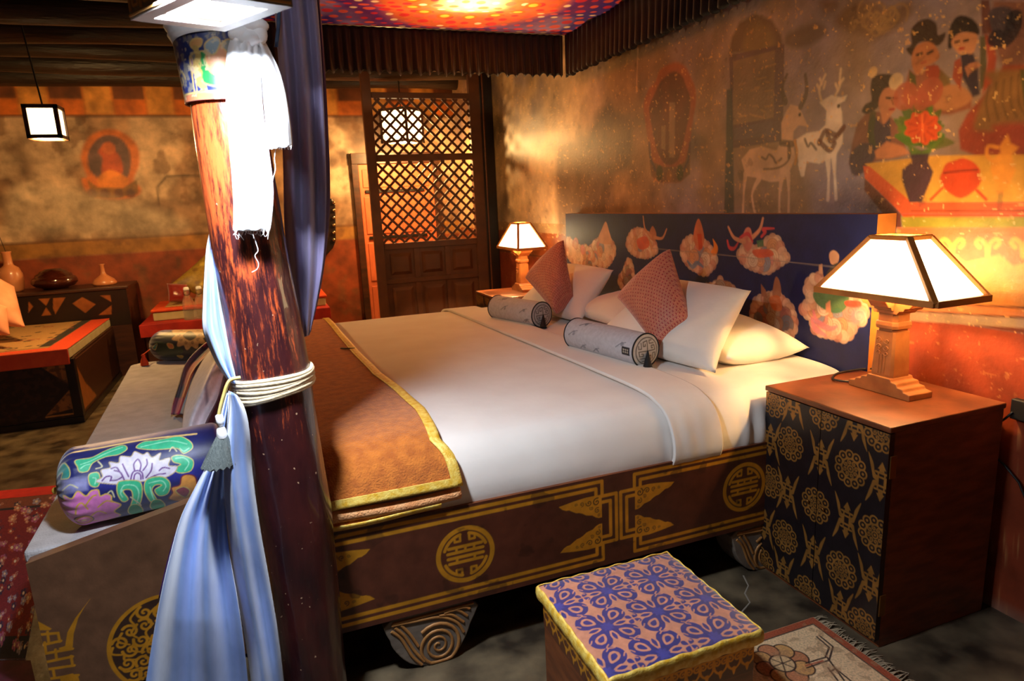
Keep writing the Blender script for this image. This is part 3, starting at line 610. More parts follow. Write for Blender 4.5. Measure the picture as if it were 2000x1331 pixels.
# ------------------------------------------------------------------ bed
Y0, Y1 = 1.913, 4.65; BX0, BX1 = -.06, 2.2
bed = thing('bed', 'huge low bed with gold painted dark wooden rails and painted blue headboard', 'bed', (1.07, 3.28, 0))
Q5 = lambda pts: np.array([(p[0], p[2]) for p in (pY(*zoomed(600, 840, 2.083)(*q), Y0) for q in pts)])
RZ0, RZ1 = .207, .548
cv = Cv(np.linspace(BX0, BX1, 1050), np.linspace(RZ0, RZ1, 160), S(78, 38, 24)); cv.mottle(3, .35, 4); cv.mottle(40, .12, 8)
G = GOLD; w1 = .0125
def panel(x0, x1, medal):
    # frame lines notched at the end, a triangle of curls in every corner
    for sg in (-1, 1):
        e = x1 if sg > 0 else x0; i = -sg
        zt_, zb_ = .531, .232; m = (x0+x1)/2
        cv.stroke([(m, zt_), (e, zt_), (e, .475), (e+sg*.056, .475), (e+sg*.056, .296), (e, .296), (e, zb_), (m, zb_)], w1, G)
        cv.stroke([(m, zt_-.024), (e+i*.024, zt_-.024), (e+i*.024, .452), (e+sg*.032, .452), (e+sg*.032, .319), (e+i*.024, .319), (e+i*.024, zb_+.024), (m, zb_+.024)], w1, G)
        for sz in (-1, 1):
            zc = .3835+sz*.012; zo = .3835+sz*.098; b = e-sg*.002
            tipx = b+i*.165; q = [(b, zc), (b, zo), (b+i*.06, zo+sz*.001), (b+i*.11, zo-sz*.004), (tipx, zo-sz*.012)]
            for kk in range(1, 13):
                f = kk/13; bu = .007*abs(math.sin(f*PI*4)); q.append((tipx+(b-tipx)*f-i*bu*.2, zo-sz*.014+(zc-zo+sz*.014)*f-sz*bu))
            cv.poly(q, G, .95)
            D = S(60, 30, 18)
            for (u, q, r) in ((.020, .024, .015), (.050, .022, .012), (.078, .021, .009), (.018, .056, .011), (.040, .043, .008), (.100, .019, .006), (.012, .076, .006)):
                cv.stroke(spiral((b+i*u, zo-sz*q), r, 1.3, u*60, sg*sz), r*.34, D, .9)
    longevity(cv, medal, .1)
panel(.045, 1.02, Q5([(645, 506)])[0]); panel(1.15, 2.12, (1.635, .3835))
cv.fleck(18, .70, S(56, 28, 18), 5, .6, .05)
mb = MB(); mb.grid(plane_grid(cv.us, cv.vs, lambda U, V: np.stack([U, 0*U+Y0, V], -1)), cv.A, sm=False); mb.box((BX0, Y0+.0008, RZ0), (BX1, Y0+.05, RZ1), 1)
obj('side_rail', mb, [m_lacq, m_brown], bed)
for a, b, nme in (((BX0, Y1-.05, RZ0), (BX1, Y1, RZ1), 'side_rail'), ((BX0, Y0+.05, RZ0), (BX0+.05, Y1-.05, RZ1), 'foot_rail')):
    mb = MB(); mb.box(a, b); obj(nme, mb, m_brown, bed, bevel=.004)
mb = MB(); mb.box((BX0+.05, Y0+.05, .38), (BX1, Y1-.05, .5)); obj('slat_base', mb, m_dark, bed)
fo = Q5([(340,790),(680,702),(668,800),(640,870),(600,930),(555,965),(490,976),(420,962),(365,918),(340,872)])
fo[:, 1] = np.minimum(np.maximum(fo[:, 1], .0), RZ0)
for fx, fy in ((0, 0), (1.36, 0), (0, 2.60), (1.36, 2.60)):
    mb = MB(); mb.prism([(x+fx, z) for x, z in smooth(fo, True, 3)], lambda u, w, t: (u, Y0+fy+t, min(w, RZ0)), .012, .13); ft = obj('carved_foot', mb, m_carve, bed, bevel=.004)
    c = Q5([(538, 885)])[0]; mb = MB()
    t = np.linspace(0, 1, 70); a = 2.3-t*2*PI*3.2; r = .079*(1-t*.93)
    mb.tube(np.stack([c[0]+fx+r*np.cos(a), 0*t+Y0+fy+.012, np.maximum(c[1]+r*np.sin(a)*1.05, .006)], 1), .0065*(1-.4*t), 6, flat=1)
    for p in ([(345,806),(430,790),(540,770),(610,790),(640,830)], [(350,800),(680,712)], [(345,830),(385,860),(430,930),(470,965)], [(360,815),(400,850),(440,910),(480,950)], [(385,805),(420,840),(455,890)], [(540,765),(590,760),(640,790)], [(560,755),(610,740),(655,765)], [(590,745),(640,730),(665,735)]):
        q = Q5(smooth(p)); mb.tube([(x+fx, Y0+fy+.012, max(min(z, RZ0-.004), .006)) for x, z in q], .0055, 6)
    obj('carved_ridge', mb, m_ridge, ft)

# headboard
HX = 2.2; HY0, HY1, HZ = 1.885, 4.63, 1.388
Z8 = (lambda zz: (lambda pts: np.array([(-p[1], p[2]) for p in (pX(*zz(*q), HX) for q in pts)])))(zoomed(940, 400, 2.632))
Z8r = (lambda zz: (lambda pts: np.array([(-p[1], p[2]) for p in (pX(*zz(*q), HX) for q in pts)])))(zoomed(1440, 400, 2.893))
cv = Cv(np.linspace(-HY1, -HY0, 640), np.linspace(.40, HZ, 240), S(20, 27, 74)); cv.mottle(1.5, .35, 7)
CL = [S(206, 156, 122), S(216, 170, 140), S(196, 130, 104), S(222, 184, 150)]
def cloud(zf, pts, col, seed, deep=S(150, 96, 74)):
    cv.poly(zf(pts), col, .97, None, True); p = zf(pts); c = p.mean(0); r_ = np.random.default_rng(seed)
    q = smooth(p, True, 10); L = np.concatenate([[0], np.cumsum(np.linalg.norm(np.diff(np.concatenate([q, q[:1]]), axis=0), axis=1))]); step = .034; n_ = max(8, int(L[-1]/step))
    for i in range(n_):                                  # scalloped billows round the rim
        t = L[-1]*i/n_; o_ = np.array([np.interp(t, L, np.append(q[:, k], q[0, k])) for k in (0, 1)]); d_ = c-o_; o_ = o_+d_/np.linalg.norm(d_)*.016; s_ = .024+.006*r_.random()
        cv.disc(o_, s_, CL[(i*7+seed) % 4], .75); cv.disc(o_+d_*.06, s_*.98, deep, .35, ring=.003)
        if i % 2:
            w_ = o_+d_*(.22+.5*r_.random()); g = .026+.018*r_.random(); t_ = [S(222, 186, 150), S(214, 130, 120), S(120, 140, 156), S(214, 150, 100), S(226, 200, 170)][(i//2+seed) % 5]
            if deep[0] < .2: t_ = tuple(.45*q_ for q_ in t_)
            cv.disc(w_, g, t_, .8); cv.disc(w_, g, deep, .7, ring=.0035); cv.disc(w_, g*.68, deep, .45, ring=.003); cv.stroke(spiral(w_, g*.5, 1.3, i*1.3), .0035, deep, .7)
cloud(Z8, [(440,180),(470,200),(520,230),(560,230),(580,200),(610,180),(640,150),(670,190),(690,220),(680,270),(640,315),(590,300),(560,260),(520,310),(470,300),(440,250)], CL[3], 1); cv.poly(Z8([(600,190),(622,120),(640,88),(655,130),(668,200)]), S(206, 150, 110), .95, None, True)
cloud(Z8, [(745,205),(765,150),(800,125),(850,140),(890,190),(905,230),(880,260),(830,270),(780,250)], CL[0], 2)
cv.poly(Z8([(800,180),(850,165),(862,215),(815,230)]), S(206, 84, 46), .9, None, True); cv.poly(Z8([(862,160),(880,110),(900,150),(890,190)]), S(176, 110, 76), .95, None, True)
for p in ([(872,165),(842,125),(832,60)], [(890,168),(930,172),(953,125)]): cv.stroke(Z8(smooth(p)), (.022, .015, .009), S(190, 128, 92))
cloud(Z8, [(1025,250),(1035,195),(1075,165),(1120,170),(1160,195),(1195,240),(1208,300),(1165,355),(1120,350),(1060,310)], CL[0], 3)
cv.poly(Z8([(1092,180),(1098,115),(1117,72),(1137,120),(1146,190),(1120,240)]), S(206, 110, 70), .95, None, True); cv.poly(Z8([(1110,150),(1132,150),(1138,225),(1118,232)]), S(198, 64, 30), .9); cv.stroke(Z8(smooth([(1060,290),(1085,320),(1110,300),(1140,320)])), (.012, .03, .012), S(92, 124, 150), .8)
cv.poly(Z8([(1180,245),(1195,215),(1190,175),(1215,215),(1212,250),(1195,262)]), S(230, 130, 40), .95, None, True)
cloud(Z8, [(1320,255),(1350,215),(1400,230),(1440,200),(1500,165),(1540,190),(1562,250),(1580,272),(1555,292),(1510,330),(1460,350),(1400,330),(1340,292)], CL[1], 4)
cv.poly(Z8([(1340,190),(1358,125),(1385,125),(1395,200),(1370,240)]), S(206, 120, 100), .95, None, True); cv.poly(Z8([(1395,235),(1480,230),(1500,262),(1420,272)]), S(210, 88, 56), .9, None, True); cv.poly(Z8([(1415,185),(1450,180),(1452,215),(1420,220)]), S(66, 110, 76), .9)
for p in ([(1352,190),(1300,170),(1270,115)], [(1380,180),(1430,130),(1448,70)]): cv.stroke(Z8(smooth(p)), (.026, .018, .012), S(206, 140, 106))
for p in ([(1265,185),(1275,220),(1300,225),(1320,195)], [(1440,165),(1460,140),(1450,125),(1505,122)], [(1330,170),(1370,150),(1395,190)]): cv.stroke(Z8(smooth(p)), (.012, .02, .008), S(196, 60, 70))
cloud(Z8r, [(385,470),(410,410),(450,390),(480,420),(510,500),(600,540),(700,530),(735,590),(715,660),(670,690),(655,740),(600,768),(530,750),(440,725),(415,690),(420,650),(365,610),(365,570),(410,550)], CL[1], 5)
cv.poly(Z8r([(440,490),(620,500),(610,590),(540,612),(450,560)]), S(64, 110, 66), .92, None, True); cv.poly(Z8r([(500,560),(525,540),(530,610),(500,612)]), S(222, 140, 104), .9); cv.poly(Z8r([(610,545),(690,545),(695,580),(620,575)]), S(196, 66, 48), .9, None, True)
for p in ([(430,600),(450,660),(520,700),(560,690)], [(420,640),(440,700),(500,740)]): cv.stroke(Z8r(smooth(p)), (.012, .03, .012), S(214, 120, 130), .8)
cv.poly(Z8r([(520,280),(545,258),(575,285),(565,330),(530,335)]), S(206, 150, 114), .95, None, True); cv.poly(Z8r([(460,390),(463,340),(480,335),(484,392)]), S(206, 150, 114), .95); cv.poly(Z8r([(500,400),(560,330),(640,360),(620,480),(520,480)]), S(70, 62, 50), .9, None, True)
cv.poly(Z8r([(650,600),(700,580),(728,610),(712,655),(665,680),(640,650)]), S(110, 130, 146), .55, .02, True); cv.stroke(spiral(Z8r([(690, 630)])[0], .03, 1.3), .004, S(196, 176, 160), .7)
D2 = S(120, 72, 50)
cloud(Z8, [(1385,560),(1400,500),(1440,470),(1500,450),(1545,470),(1595,520),(1620,600),(1600,680),(1500,700),(1400,640)], S(140, 84, 60), 6, D2); cv.poly(Z8([(1498,470),(1505,400),(1517,370),(1535,400),(1540,470)]), S(150, 94, 66), .95, None, True); cv.poly(Z8([(1440,470),(1437,405),(1462,440),(1472,480)]), S(150, 94, 66), .95)
cv.poly(Z8([(1480,480),(1530,470),(1545,540),(1500,540)]), S(196, 96, 40), .8, None, True)
cloud(Z8, [(705,400),(730,340),(760,275),(782,340),(790,420),(750,460)], S(140, 88, 62), 7, D2); cloud(Z8, [(505,330),(540,290),(550,255),(570,300),(590,340),(540,360)], S(190, 104, 70), 8, D2); cloud(Z8, [(1150,430),(1215,410),(1225,365),(1245,410),(1300,430),(1280,470),(1180,470)], S(170, 110, 80), 9, D2)
cv.stroke(Z8([(880,225),(1235,258),(1830,322)]), .004, S(150, 130, 116), .8); 
mb = MB(); mb.grid(plane_grid(cv.us, cv.vs, lambda U, V: np.stack([0*U+HX, -U, V], -1)), cv.A, flip=True, sm=False)
mb.box((HX+.0008, HY0, .35), (2.297, HY1, HZ), 1); obj('headboard', mb, [paint_mat('painted_headboard', .5, .8, 1.15, 14, .15, 60, spec=.3), m_shade], bed)

# ------------------------------------------------------------------ bedding
def bed_path(d, k=150, zl=.52, zl2=.52):
    pr = [(1.932, zl), (1.922, .57), (1.926, .625), (1.948, .69), (1.99, .735), (2.06, .757), (2.25, .766), (2.8, .768), (3.4, .768), (4.0, .768), (4.36, .765), (4.5, .755), (4.58, .73), (4.625, .68), (4.64, .6), (4.64, zl2)]
    pr = [q for i, q in enumerate(pr) if i in (0, len(pr)-1) or (q[1] > zl+.012 if i < 5 else q[1] > zl2+.012)]
    if zl > .58: pr[0] = (1.925, zl); pr[-1] = (4.64, zl2)
    p = smooth(pr, False, 12); L = np.concatenate([[0], np.cumsum(np.linalg.norm(np.diff(p, axis=0), axis=1))])
    s_ = np.linspace(0, L[-1], k); s_ = np.sort(np.concatenate([s_, np.linspace(0, .45, 50)])); q = np.stack([np.interp(s_, L, p[:, 0]), np.interp(s_, L, p[:, 1])], 1)
    T = np.gradient(q, axis=0); T /= np.linalg.norm(T, axis=1)[:, None]+1e-9; N = np.stack([-T[:, 1], T[:, 0]], 1)
    return q+N*d, N, s_
def bed_sheet(x0f, x1f, d, nu, amp, zl=.52, zl2=.52, seed=1, rip=0, foot=False, k=150):
    q, N, s_ = bed_path(d, k, zl, zl2); u = np.linspace(0, 1, nu)
    X = x0f(q[:, 0])[:, None]*(1-u)+x1f(q[:, 0])[:, None]*u if callable(x0f) else x0f+(x1f-x0f)*u[None]*np.ones((len(q), 1))
    Sg = np.repeat(s_[:, None], nu, 1); nz = amp*(vn(X*1.0, Sg, 2.2, seed, 3)-.5)*2
    if rip: nz += rip*np.sin(X*90+6*vn(X, Sg, 4, 5, 2))*np.clip(1-abs(Sg-.10)/.13, 0, 1)*np.clip((X-1.22)/.3, 0, 1)*np.clip(vn(X*1.3+.2, X*0, 5, 14, 2)*3-.9, 0, 1)
    Yp = q[:, 0][:, None]+N[:, 0][:, None]*nz; Zp = q[:, 1][:, None]+N[:, 1][:, None]*nz
    if foot:
        f = np.clip((.07-X)/.10, 0, 1); Zp = Zp-(1-np.sqrt(np.clip(1-f**2, 0, 1)))*.1
    return np.stack([X, Yp, Zp], -1)
mt = thing('mattress', 'wide white sheeted mattress filling the bed frame', 'mattress', (1.1, 3.28, .5))
mb = MB(); mb.grid(bed_sheet(-.02, 2.19, 0, 200, .004, rip=.007, foot=True), None, flip=True); mb.box((0, 1.98, .502), (2.18, 4.6, .60), 0)
obj('fitted_sheet', mb, m_white, mt)
mb = MB(); X0 = lambda y: np.interp(y, [1.9, 2.0, 2.6, 4.65], [1.315, 1.29, 1.262, 1.17]); X1 = lambda y: X0(y)+.21
P = bed_sheet(X0, X1, .012, 50, .004, zl=.54, zl2=.56, seed=8, rip=.004); mb.grid(P, None, flip=True)
o = obj('folded_sheet', mb, m_white, solid=.014, bevel=0); tag(o, 'white turned-back sheet band crossing the bed below the pillows', 'sheet')
# orange blanket across the foot
ed = np.array([pZ(x, y, .785)[:2] for x, y in ((640,622),(672,660),(706,698),(745,740),(790,772),(830,806))])
ed = ed[np.argsort(ed[:, 1])]; eb = np.array([pY(x, y, 1.905)[0] for x, y in ((868,855),(890,900),(905,945))])
EX = lambda y: np.where(y < 1.97, np.interp(y, [1.88, 1.93, 1.97], [eb[-1], eb[1], eb[0]]), np.interp(y, np.concatenate([[1.97], ed[:, 1]]), np.concatenate([[eb[0]], ed[:, 0]])))
bl = thing('blanket', 'orange wool blanket with gold border folded across the bed foot', 'blanket', (.2, 3.2, .7))
XB = lambda y: 0*y-.05
P = bed_sheet(XB, EX, .030, 90, .008, zl=.622, zl2=.62, seed=12, k=220); mb = MB(); mb.grid(P, None, flip=True)
f = P[:, :1].copy(); rows = np.concatenate([f+np.array((-.012, 0, -.01-.012)), f+np.array((-.016, 0, -.10)), f+np.array((-.018, 0, -.2))], 1)
obj('blanket_cloth', mb, m_blanket, bl, solid=.012)
mb = MB(); mb.grid(np.concatenate([f, rows], 1)[:, ::-1], None, flip=True); obj('blanket_drop', mb, m_blanket, bl, solid=.01)
tw = .034; q, N, s_ = bed_path(.030, 220, .622, .62)
mb = MB(); Wd = np.array([0, .33, .66, 1])*tw; nrm = np.stack([0*N[:, 0], N[:, 0], N[:, 1]], 1)
E_ = P[:, -1]; mb.grid(np.stack([E_+np.array((w-tw, 0, 0))+nrm*.010 for w in Wd], 1), None, flip=True)
B_ = P[:10]; 
i1 = int(np.searchsorted(s_, s_[0]+tw)); mb.grid(P[:max(i1, 2)]+np.array((0, -.010, 0)), None, flip=True); obj('gold_border', mb, m_goldtrim, bl, solid=.004)
for k, (dz, dx, dy) in enumerate(((-.040, -.004, .004), (-.064, -.07, .012))):
    mb = MB(); xs = np.linspace(-.04, EX(np.array([1.9]))[0]+dx, 40); zz = np.linspace(0, 1, 9)
    wav = .004*np.sin(xs*14+k*2)
    Pg = np.array([[(x, 1.903+dy-.010*math.sin(PI*t), .622+dz+w+t*.030) for x, w in zip(xs, wav)] for t in zz]); mb.grid(Pg)
    obj('blanket_fold', mb, m_blanket if k else mat('lit_wool_edge', S(226, 150, 92), S(238, 176, 120), 30, rough=.95, bump=.9, bs=170, dist=.006), bl, solid=.016)  # first fold: paler copy of the wool, lit edge put into its colour
    if k: mb = MB(); mb.grid(Pg[:6]+np.array((0, -.0105, 0))); obj('gold_border', mb, m_goldtrim, bl, solid=.003)
mb = MB(); c = pZ(683, 681, .805); mb.tube(smooth([c+np.array((-.04, .03, 0)), c+np.array((-.01, -.005, .002)), c+np.array((.025, -.01, 0))]), .006, 6, flat=.5)
tag(obj('dark_strap', mb, m_cord), 'short dark scrap lying on the orange blanket', 'strap')

# pillows
pz = .775
def pil(name, lab, cat, C4, th, m, grp=None, rgba=None, **k):
    o = pillow(name, C4, th, m, None, rgba, **k); return tag(o, lab, cat, grp)
pil('pillow', 'white pillow lying flat at the headboard end nearest the lamp', 'pillow', [(1.74, 2.78, pz+.06), (1.76, 2.17, pz+.045), (2.19, 2.175, pz+.04), (2.185, 2.75, pz+.10)], .19, m_pillow, 'white pillows')
pil('pillow', 'white pillow leaning upright behind the nearer pink cushion', 'pillow', [(1.50, 2.92, pz+.02), (1.655, 2.125, pz+.01), (1.96, 2.285, 1.075), (1.99, 3.02, 1.06)], .17, m_pillow, 'white pillows', pinch=.06)
pil('pillow', 'white pillow lying flat between the two upright white pillows', 'pillow', [(1.72, 3.60, pz+.06), (1.74, 3.08, pz+.06), (2.185, 3.05, pz+.12), (2.185, 3.66, pz+.12)], .15, m_pillow, 'white pillows')
pil('pillow', 'white open-ended pillow leaning behind the farther pink cushion', 'pillow', [(1.58, 4.15, pz+.03), (1.68, 3.38, pz+.02), (2.0, 3.55, 1.06), (2.0, 4.25, 1.05)], .18, m_pillow, 'white pillows', pinch=.06)
def scale_canvas(n, L=.44):
    cv = Cv(np.linspace(0, L, n), np.linspace(0, L, n), S(158, 30, 42)); a = .0155; c1 = S(220, 158, 122)
    j = 0; y = L+a
    while y > -a:
        x = (j % 2)*a-a
        while x < L+a:
            cv.disc((x, y), a*.98, S(158, 30, 42), 1)
            for r in (.82, .46): cv.disc((x, y), a*r, c1, 1, ring=a*.17)
            x += 2*a
        y -= a*.95; j += 1
    return cv.A
SCA = scale_canvas(300)
for lab, C4 in (('pink scale-patterned cushion standing on its corner, nearer of two', [pX(1287, 688, 1.60), pX(1352, 632, 1.73), pX(1309, 487, 1.80), pX(1206, 582, 1.66)]), ('pink scale-patterned cushion standing on its corner, farther beside the far lamp', [pX(1085, 612, 1.58), pX(1119, 578, 1.72), pX(1101, 470, 1.74), pX(1026, 543, 1.60)])):
    pil('cushion', lab, 'cushion', C4, .19, m_cloth, 'pink cushions', rgba=SCA, n=300, pinch=.05, bulge=.42)

# cylinders of cloth
class Roll:
    def __init__(s, A, B, r):
        s.A = np.array(A, float); s.B = np.array(B, float); s.r = r; s.L = np.linalg.norm(s.B-s.A); s.a = (s.B-s.A)/s.L
        s.up = np.array((0, 0, 1.))-s.a*s.a[2]; s.up /= np.linalg.norm(s.up); s.c = np.cross(s.a, s.up)
        if np.dot(s.c, CP-s.A) < 0: s.c = -s.c
    def hit(s, x, y):                                   # where a sight line meets the roll: (along, round)
        d = ray(x, y); o = CP-s.A; f = lambda w: (np.dot(w, s.c), np.dot(w, s.up)); dc, du = f(d); oc, ou = f(o)
        a = dc*dc+du*du; b = 2*(dc*oc+du*ou); c = oc*oc+ou*ou-s.r**2; D = max(b*b-4*a*c, 0); t = (-b-math.sqrt(D))/(2*a)
        p = o+d*t; return (np.dot(p, s.a), s.r*math.atan2(np.dot(p, s.up), np.dot(p, s.c)))
    def hits(s, zz): return lambda pts: np.array([s.hit(*zz(*q)) for q in pts])
    def surf(s, U, V, rad=1):
        th = V/s.r; return s.A+U[..., None]*s.a+(s.r*rad*np.cos(th))[..., None]*s.c+(s.r*rad*np.sin(th))[..., None]*s.up
    def cv(s, nu, nv, base, ext=0): return Cv(np.linspace(-ext, s.L+ext, nu), np.linspace(-PI*s.r, PI*s.r, nv), base)

GB = S(184, 184, 190); BK = S(40, 40, 46)
for k, (lab, A, B) in enumerate((('grey cylinder bolster with dark tab and black tassel, nearer of two', pZ(1126, 651, .846), pZ(1261, 685, .846)), ('grey cylinder bolster lying by the far pink cushion', pZ(972, 600, .846), pZ(1058, 615, .846)))):
    R = Roll(A, B, .074); t = thing('bolster', lab, 'bolster', R.A, 'grey bolsters')
    cv = R.cv(150, 120, GB)
    for i in range(16):
        u, v = rng.uniform(.04, R.L-.05), (i % 8-4)*.058+.02; cv.stroke(smooth([(u-.03, v-.012), (u-.012, v), (u+.004, v+.012)]), .0035, S(70, 74, 84), .9)
        for r in (.012, .008): cv.stroke(spiral((u+.008, v+.004), r, 1.2, i), .0025, S(96, 100, 112), .9)
        cv.stroke([(u+.01, v+.012), (u+.03, v+.018)], .003, S(80, 84, 94), .9)
    mb = MB(); mb.grid(R.surf(cv.U, cv.V), cv.A); obj('cover', mb, m_greyb, t, weld=True)
    for e, s0 in ((0, -1), (R.L, 1)):
        rr = np.linspace(0, 1, 60); aa = np.linspace(0, 2*PI, 120); TH, RR = np.meshgrid(aa, rr)
        dc = Cv(rr, rr, S(184, 176, 166)); dc.us = dc.vs = None; dc.U, dc.V = RR*np.cos(TH), RR*np.sin(TH); dc.A = np.zeros(RR.shape+(4,)); dc.A[..., :3] = S(184, 176, 166); dc.px = .05
        dc._win = lambda lo, hi: (slice(None), slice(None))
        K = S(74, 62, 52); dc.disc((0, 0), .78, K, ring=.06)
        for q in range(4):
            a = q*PI/2; m = lambda p: rot2(p, (0, 0), a)
            dc.stroke(m([(0, 0), (0, .60), (.28, .54), (.28, .30), (.14, .30), (.14, .42)]), .06, K); dc.stroke(m([(.42, .5), (.42, .16), (.6, .16), (.6, .34)]), .055, K)
        mb = MB(); bul = .012*(1-RR**2)
        mb.grid(R.A+(e+s0*bul)[..., None]*R.a+(R.r*dc.U)[..., None]*R.c+(R.r*dc.V)[..., None]*R.up, dc.A, flip=s0 > 0); obj('end_disc', mb, m_greyb, t, weld=True)
        a = np.linspace(0, 2*PI, 60); mb = MB(); mb.tube([R.A+e*R.a+R.r*(math.cos(q)*R.c+math.sin(q)*R.up) for q in a], .0035, 8, caps=False); obj('piping', mb, m_thread, t)
    mb = MB(); b = R.B+R.a*.014; e = b+R.a*.03+R.c*.028+R.up*(-R.r+.006)
    mb.tube([b, b*.6+e*.4, b*.25+e*.75, e], [.003, .010, .017, .022], 14); obj('tassel', mb, m_thread, t)
    if k == 0:
        cv = Cv(np.linspace(0, .05, 40), np.linspace(0, .035, 30), S(46, 42, 44))
        for x in (.012, .025, .038): cv.stroke([(x-.004, .024), (x+.004, .024)], .003, S(190, 180, 160)); cv.stroke([(x, .010), (x, .025)], .003, S(190, 180, 160)); cv.stroke([(x-.004, .012), (x+.004, .012)], .0025, S(190, 180, 160))
        u0, v0 = R.hit(1218, 684); mb = MB(); mb.grid(R.surf(u0+cv.U-.012, v0+cv.V-.02, 1.015), cv.A); obj('cloth_tab', mb, m_greyb, t, solid=.001)

# ------------------------------------------------------------------ white pendant lantern in front of the pillar
lz = 1.86; Lc, Fc, Rc = pZ(255, 40, lz), pZ(440, 62, lz), pZ(572, 14, lz); Nc = Lc+Rc-Fc
Mc = (Lc+Rc)/2; pen = thing('pendant_lantern', 'white glowing grey-framed box lantern with key pattern hanging before the pillar', 'lantern', Mc)
up = np.array((0, 0, 1.)); crn = [Nc, Rc, Fc, Lc]
def ins(k, z): return [Mc+(c-Mc)*k+up*z for c in crn]
mb = MB()
for (k0, k1, za, zb_) in ((1, .70, 0, .055), (.96, .84, .21, .24)):
    o0, o1, i0, i1 = ins(k0, za), ins(k0, zb_), ins(k1, za), ins(k1, zb_)
    for i in range(4):
        j = (i+1) % 4; mb.hexa(np.array([o0[i], o0[j], i0[j], i0[i], o1[i], o1[j], i1[j], i1[i]]))
for c in crn:
    b = Mc+(c-Mc)*.92; mb.bar(b+up*.05, b+up*.215, .014, .014, up=(1, 0, 0))
obj('frame', mb, m_lampgrey, pen)
mb = MB()                                           # fret on the band
for i in range(4):
    j = (i+1) % 4; a, b = crn[i], crn[j]; d = b-a; L = np.linalg.norm(d); d /= L; n = np.cross(d, up); n = n if np.dot(n, (a+b)/2-Mc) > 0 else -n
    P = lambda u, v: a+d*u+up*v+n*.0012
    for u0, u1, v in ((.004, L-.004, .006), (.004, L-.004, .049)): mb.bar(P(u0, v), P(u1, v), .004, .004)
    kx = 5; wv = (L-.02)/kx
    for q in range(kx):
        x = .01+wv*q; pts = [(x, .013), (x, .042), (x+wv*.75, .042), (x+wv*.75, .020), (x+wv*.3, .020), (x+wv*.3, .032), (x+wv*.52, .032)]
        for p, r in zip(pts[:-1], pts[1:]): mb.bar(P(*p), P(*r), .0045, .004, up=n)
obj('key_pattern', mb, mat('key_pattern_paint', S(206, 150, 84), rough=.5), pen)
m_cool = pane('lit_white_glass', (.86, .92, 1), 7); m_side = pane('lit_side_glass', (.86, .92, 1), 2.2); bt = ins(.71, .012)
mb = MB(); mb.hexa(np.array(bt+[c+up*.004 for c in bt])); obj('bottom_pane', mb, m_cool, pen)
sd0, sd1 = ins(.9, .056), ins(.9, .209)
for i in range(4):
    j = (i+1) % 4; q = np.array([sd0[i], sd0[j], sd1[j], sd1[i]]); n = np.cross(q[1]-q[0], up); n /= np.linalg.norm(n); n = n if np.dot(n, q.mean(0)-Mc) > 0 else -n
    mb = MB(); mb.hexa(np.concatenate([q-n*.004, q-n*.001])); obj('side_pane', mb, m_side, pen)
mb = MB(); q = ins(.85, .235); mb.hexa(np.array(q+[c+up*.008 for c in q])); obj('top_board', mb, m_lampgrey, pen)
mb = MB(); mb.tube([Mc+up*.24, Mc+up*(ZC-lz)], .006, 8); obj('cord', mb, m_cord, pen)
d = bpy.data.lights.new('bulb', 'AREA'); d.shape = 'SQUARE'; d.size = .11; d.energy = P_KEY; d.color = (.82, .90, 1); d.spread = PI
o = bpy.data.objects.new('bulb', d); COL.objects.link(o); o.parent = pen; o.location = (-.035, -.01, .008)

# ------------------------------------------------------------------ pillar
PY = 1.80
ROW = [(60, 343, 482), (190, 370, 513), (300, 385, 530), (400, 400, 546), (500, 415, 562), (600, 435, 582), (735, 455, 607), (800, 468, 614), (900, 488, 630), (1000, 505, 645), (1100, 520, 655), (1200, 537, 664), (1331, 556, 675)]
ax = []
for y, l, r in ROW:
    a, b = pY(l, y, PY), pY(r, y, PY); m = (a+b)/2; ax.append((m[0], m[2], np.linalg.norm(b-a)/2))
ax = np.array(ax); zs = np.concatenate([[0.0], np.linspace(ax[-1, 1], ax[0, 1], 120), np.linspace(2.0, ZC-.02, 12)])
o_ = np.argsort(ax[:, 1]); AXX = lambda z: np.interp(z, ax[o_, 1], ax[o_, 0]); AXR = lambda z: np.interp(z, ax[o_, 1], ax[o_, 2])
th = np.linspace(0, 2*PI, 97)[:-1]
pil_ = thing('wooden_pillar', 'leaning dark red lacquered wooden pillar with worn orange streaks beside the bed', 'pillar', (AXX(0), PY, 0))
def ring_pts(zs, rf, nseed=0, bump_=.002):
    Z, T = np.meshgrid(zs, th, indexing='ij'); R = rf(Z)+bump_*(vn(T*2.2, Z*3, 1.4, nseed, 3)-.5)*2
    return np.stack([AXX(Z)+R*np.cos(T), PY+R*np.sin(T), Z], -1)
mb = MB(); mb.grid(ring_pts(zs, AXR, 3, .003), None, cu=True)
m_pil = mat('worn_red_lacquer', S(40, 16, 22), S(74, 28, 26), 14, .35, .7, rough=.33, bump=.35, bs=30, stretch=(1, 1, .35), coat=.35, dist=.01)
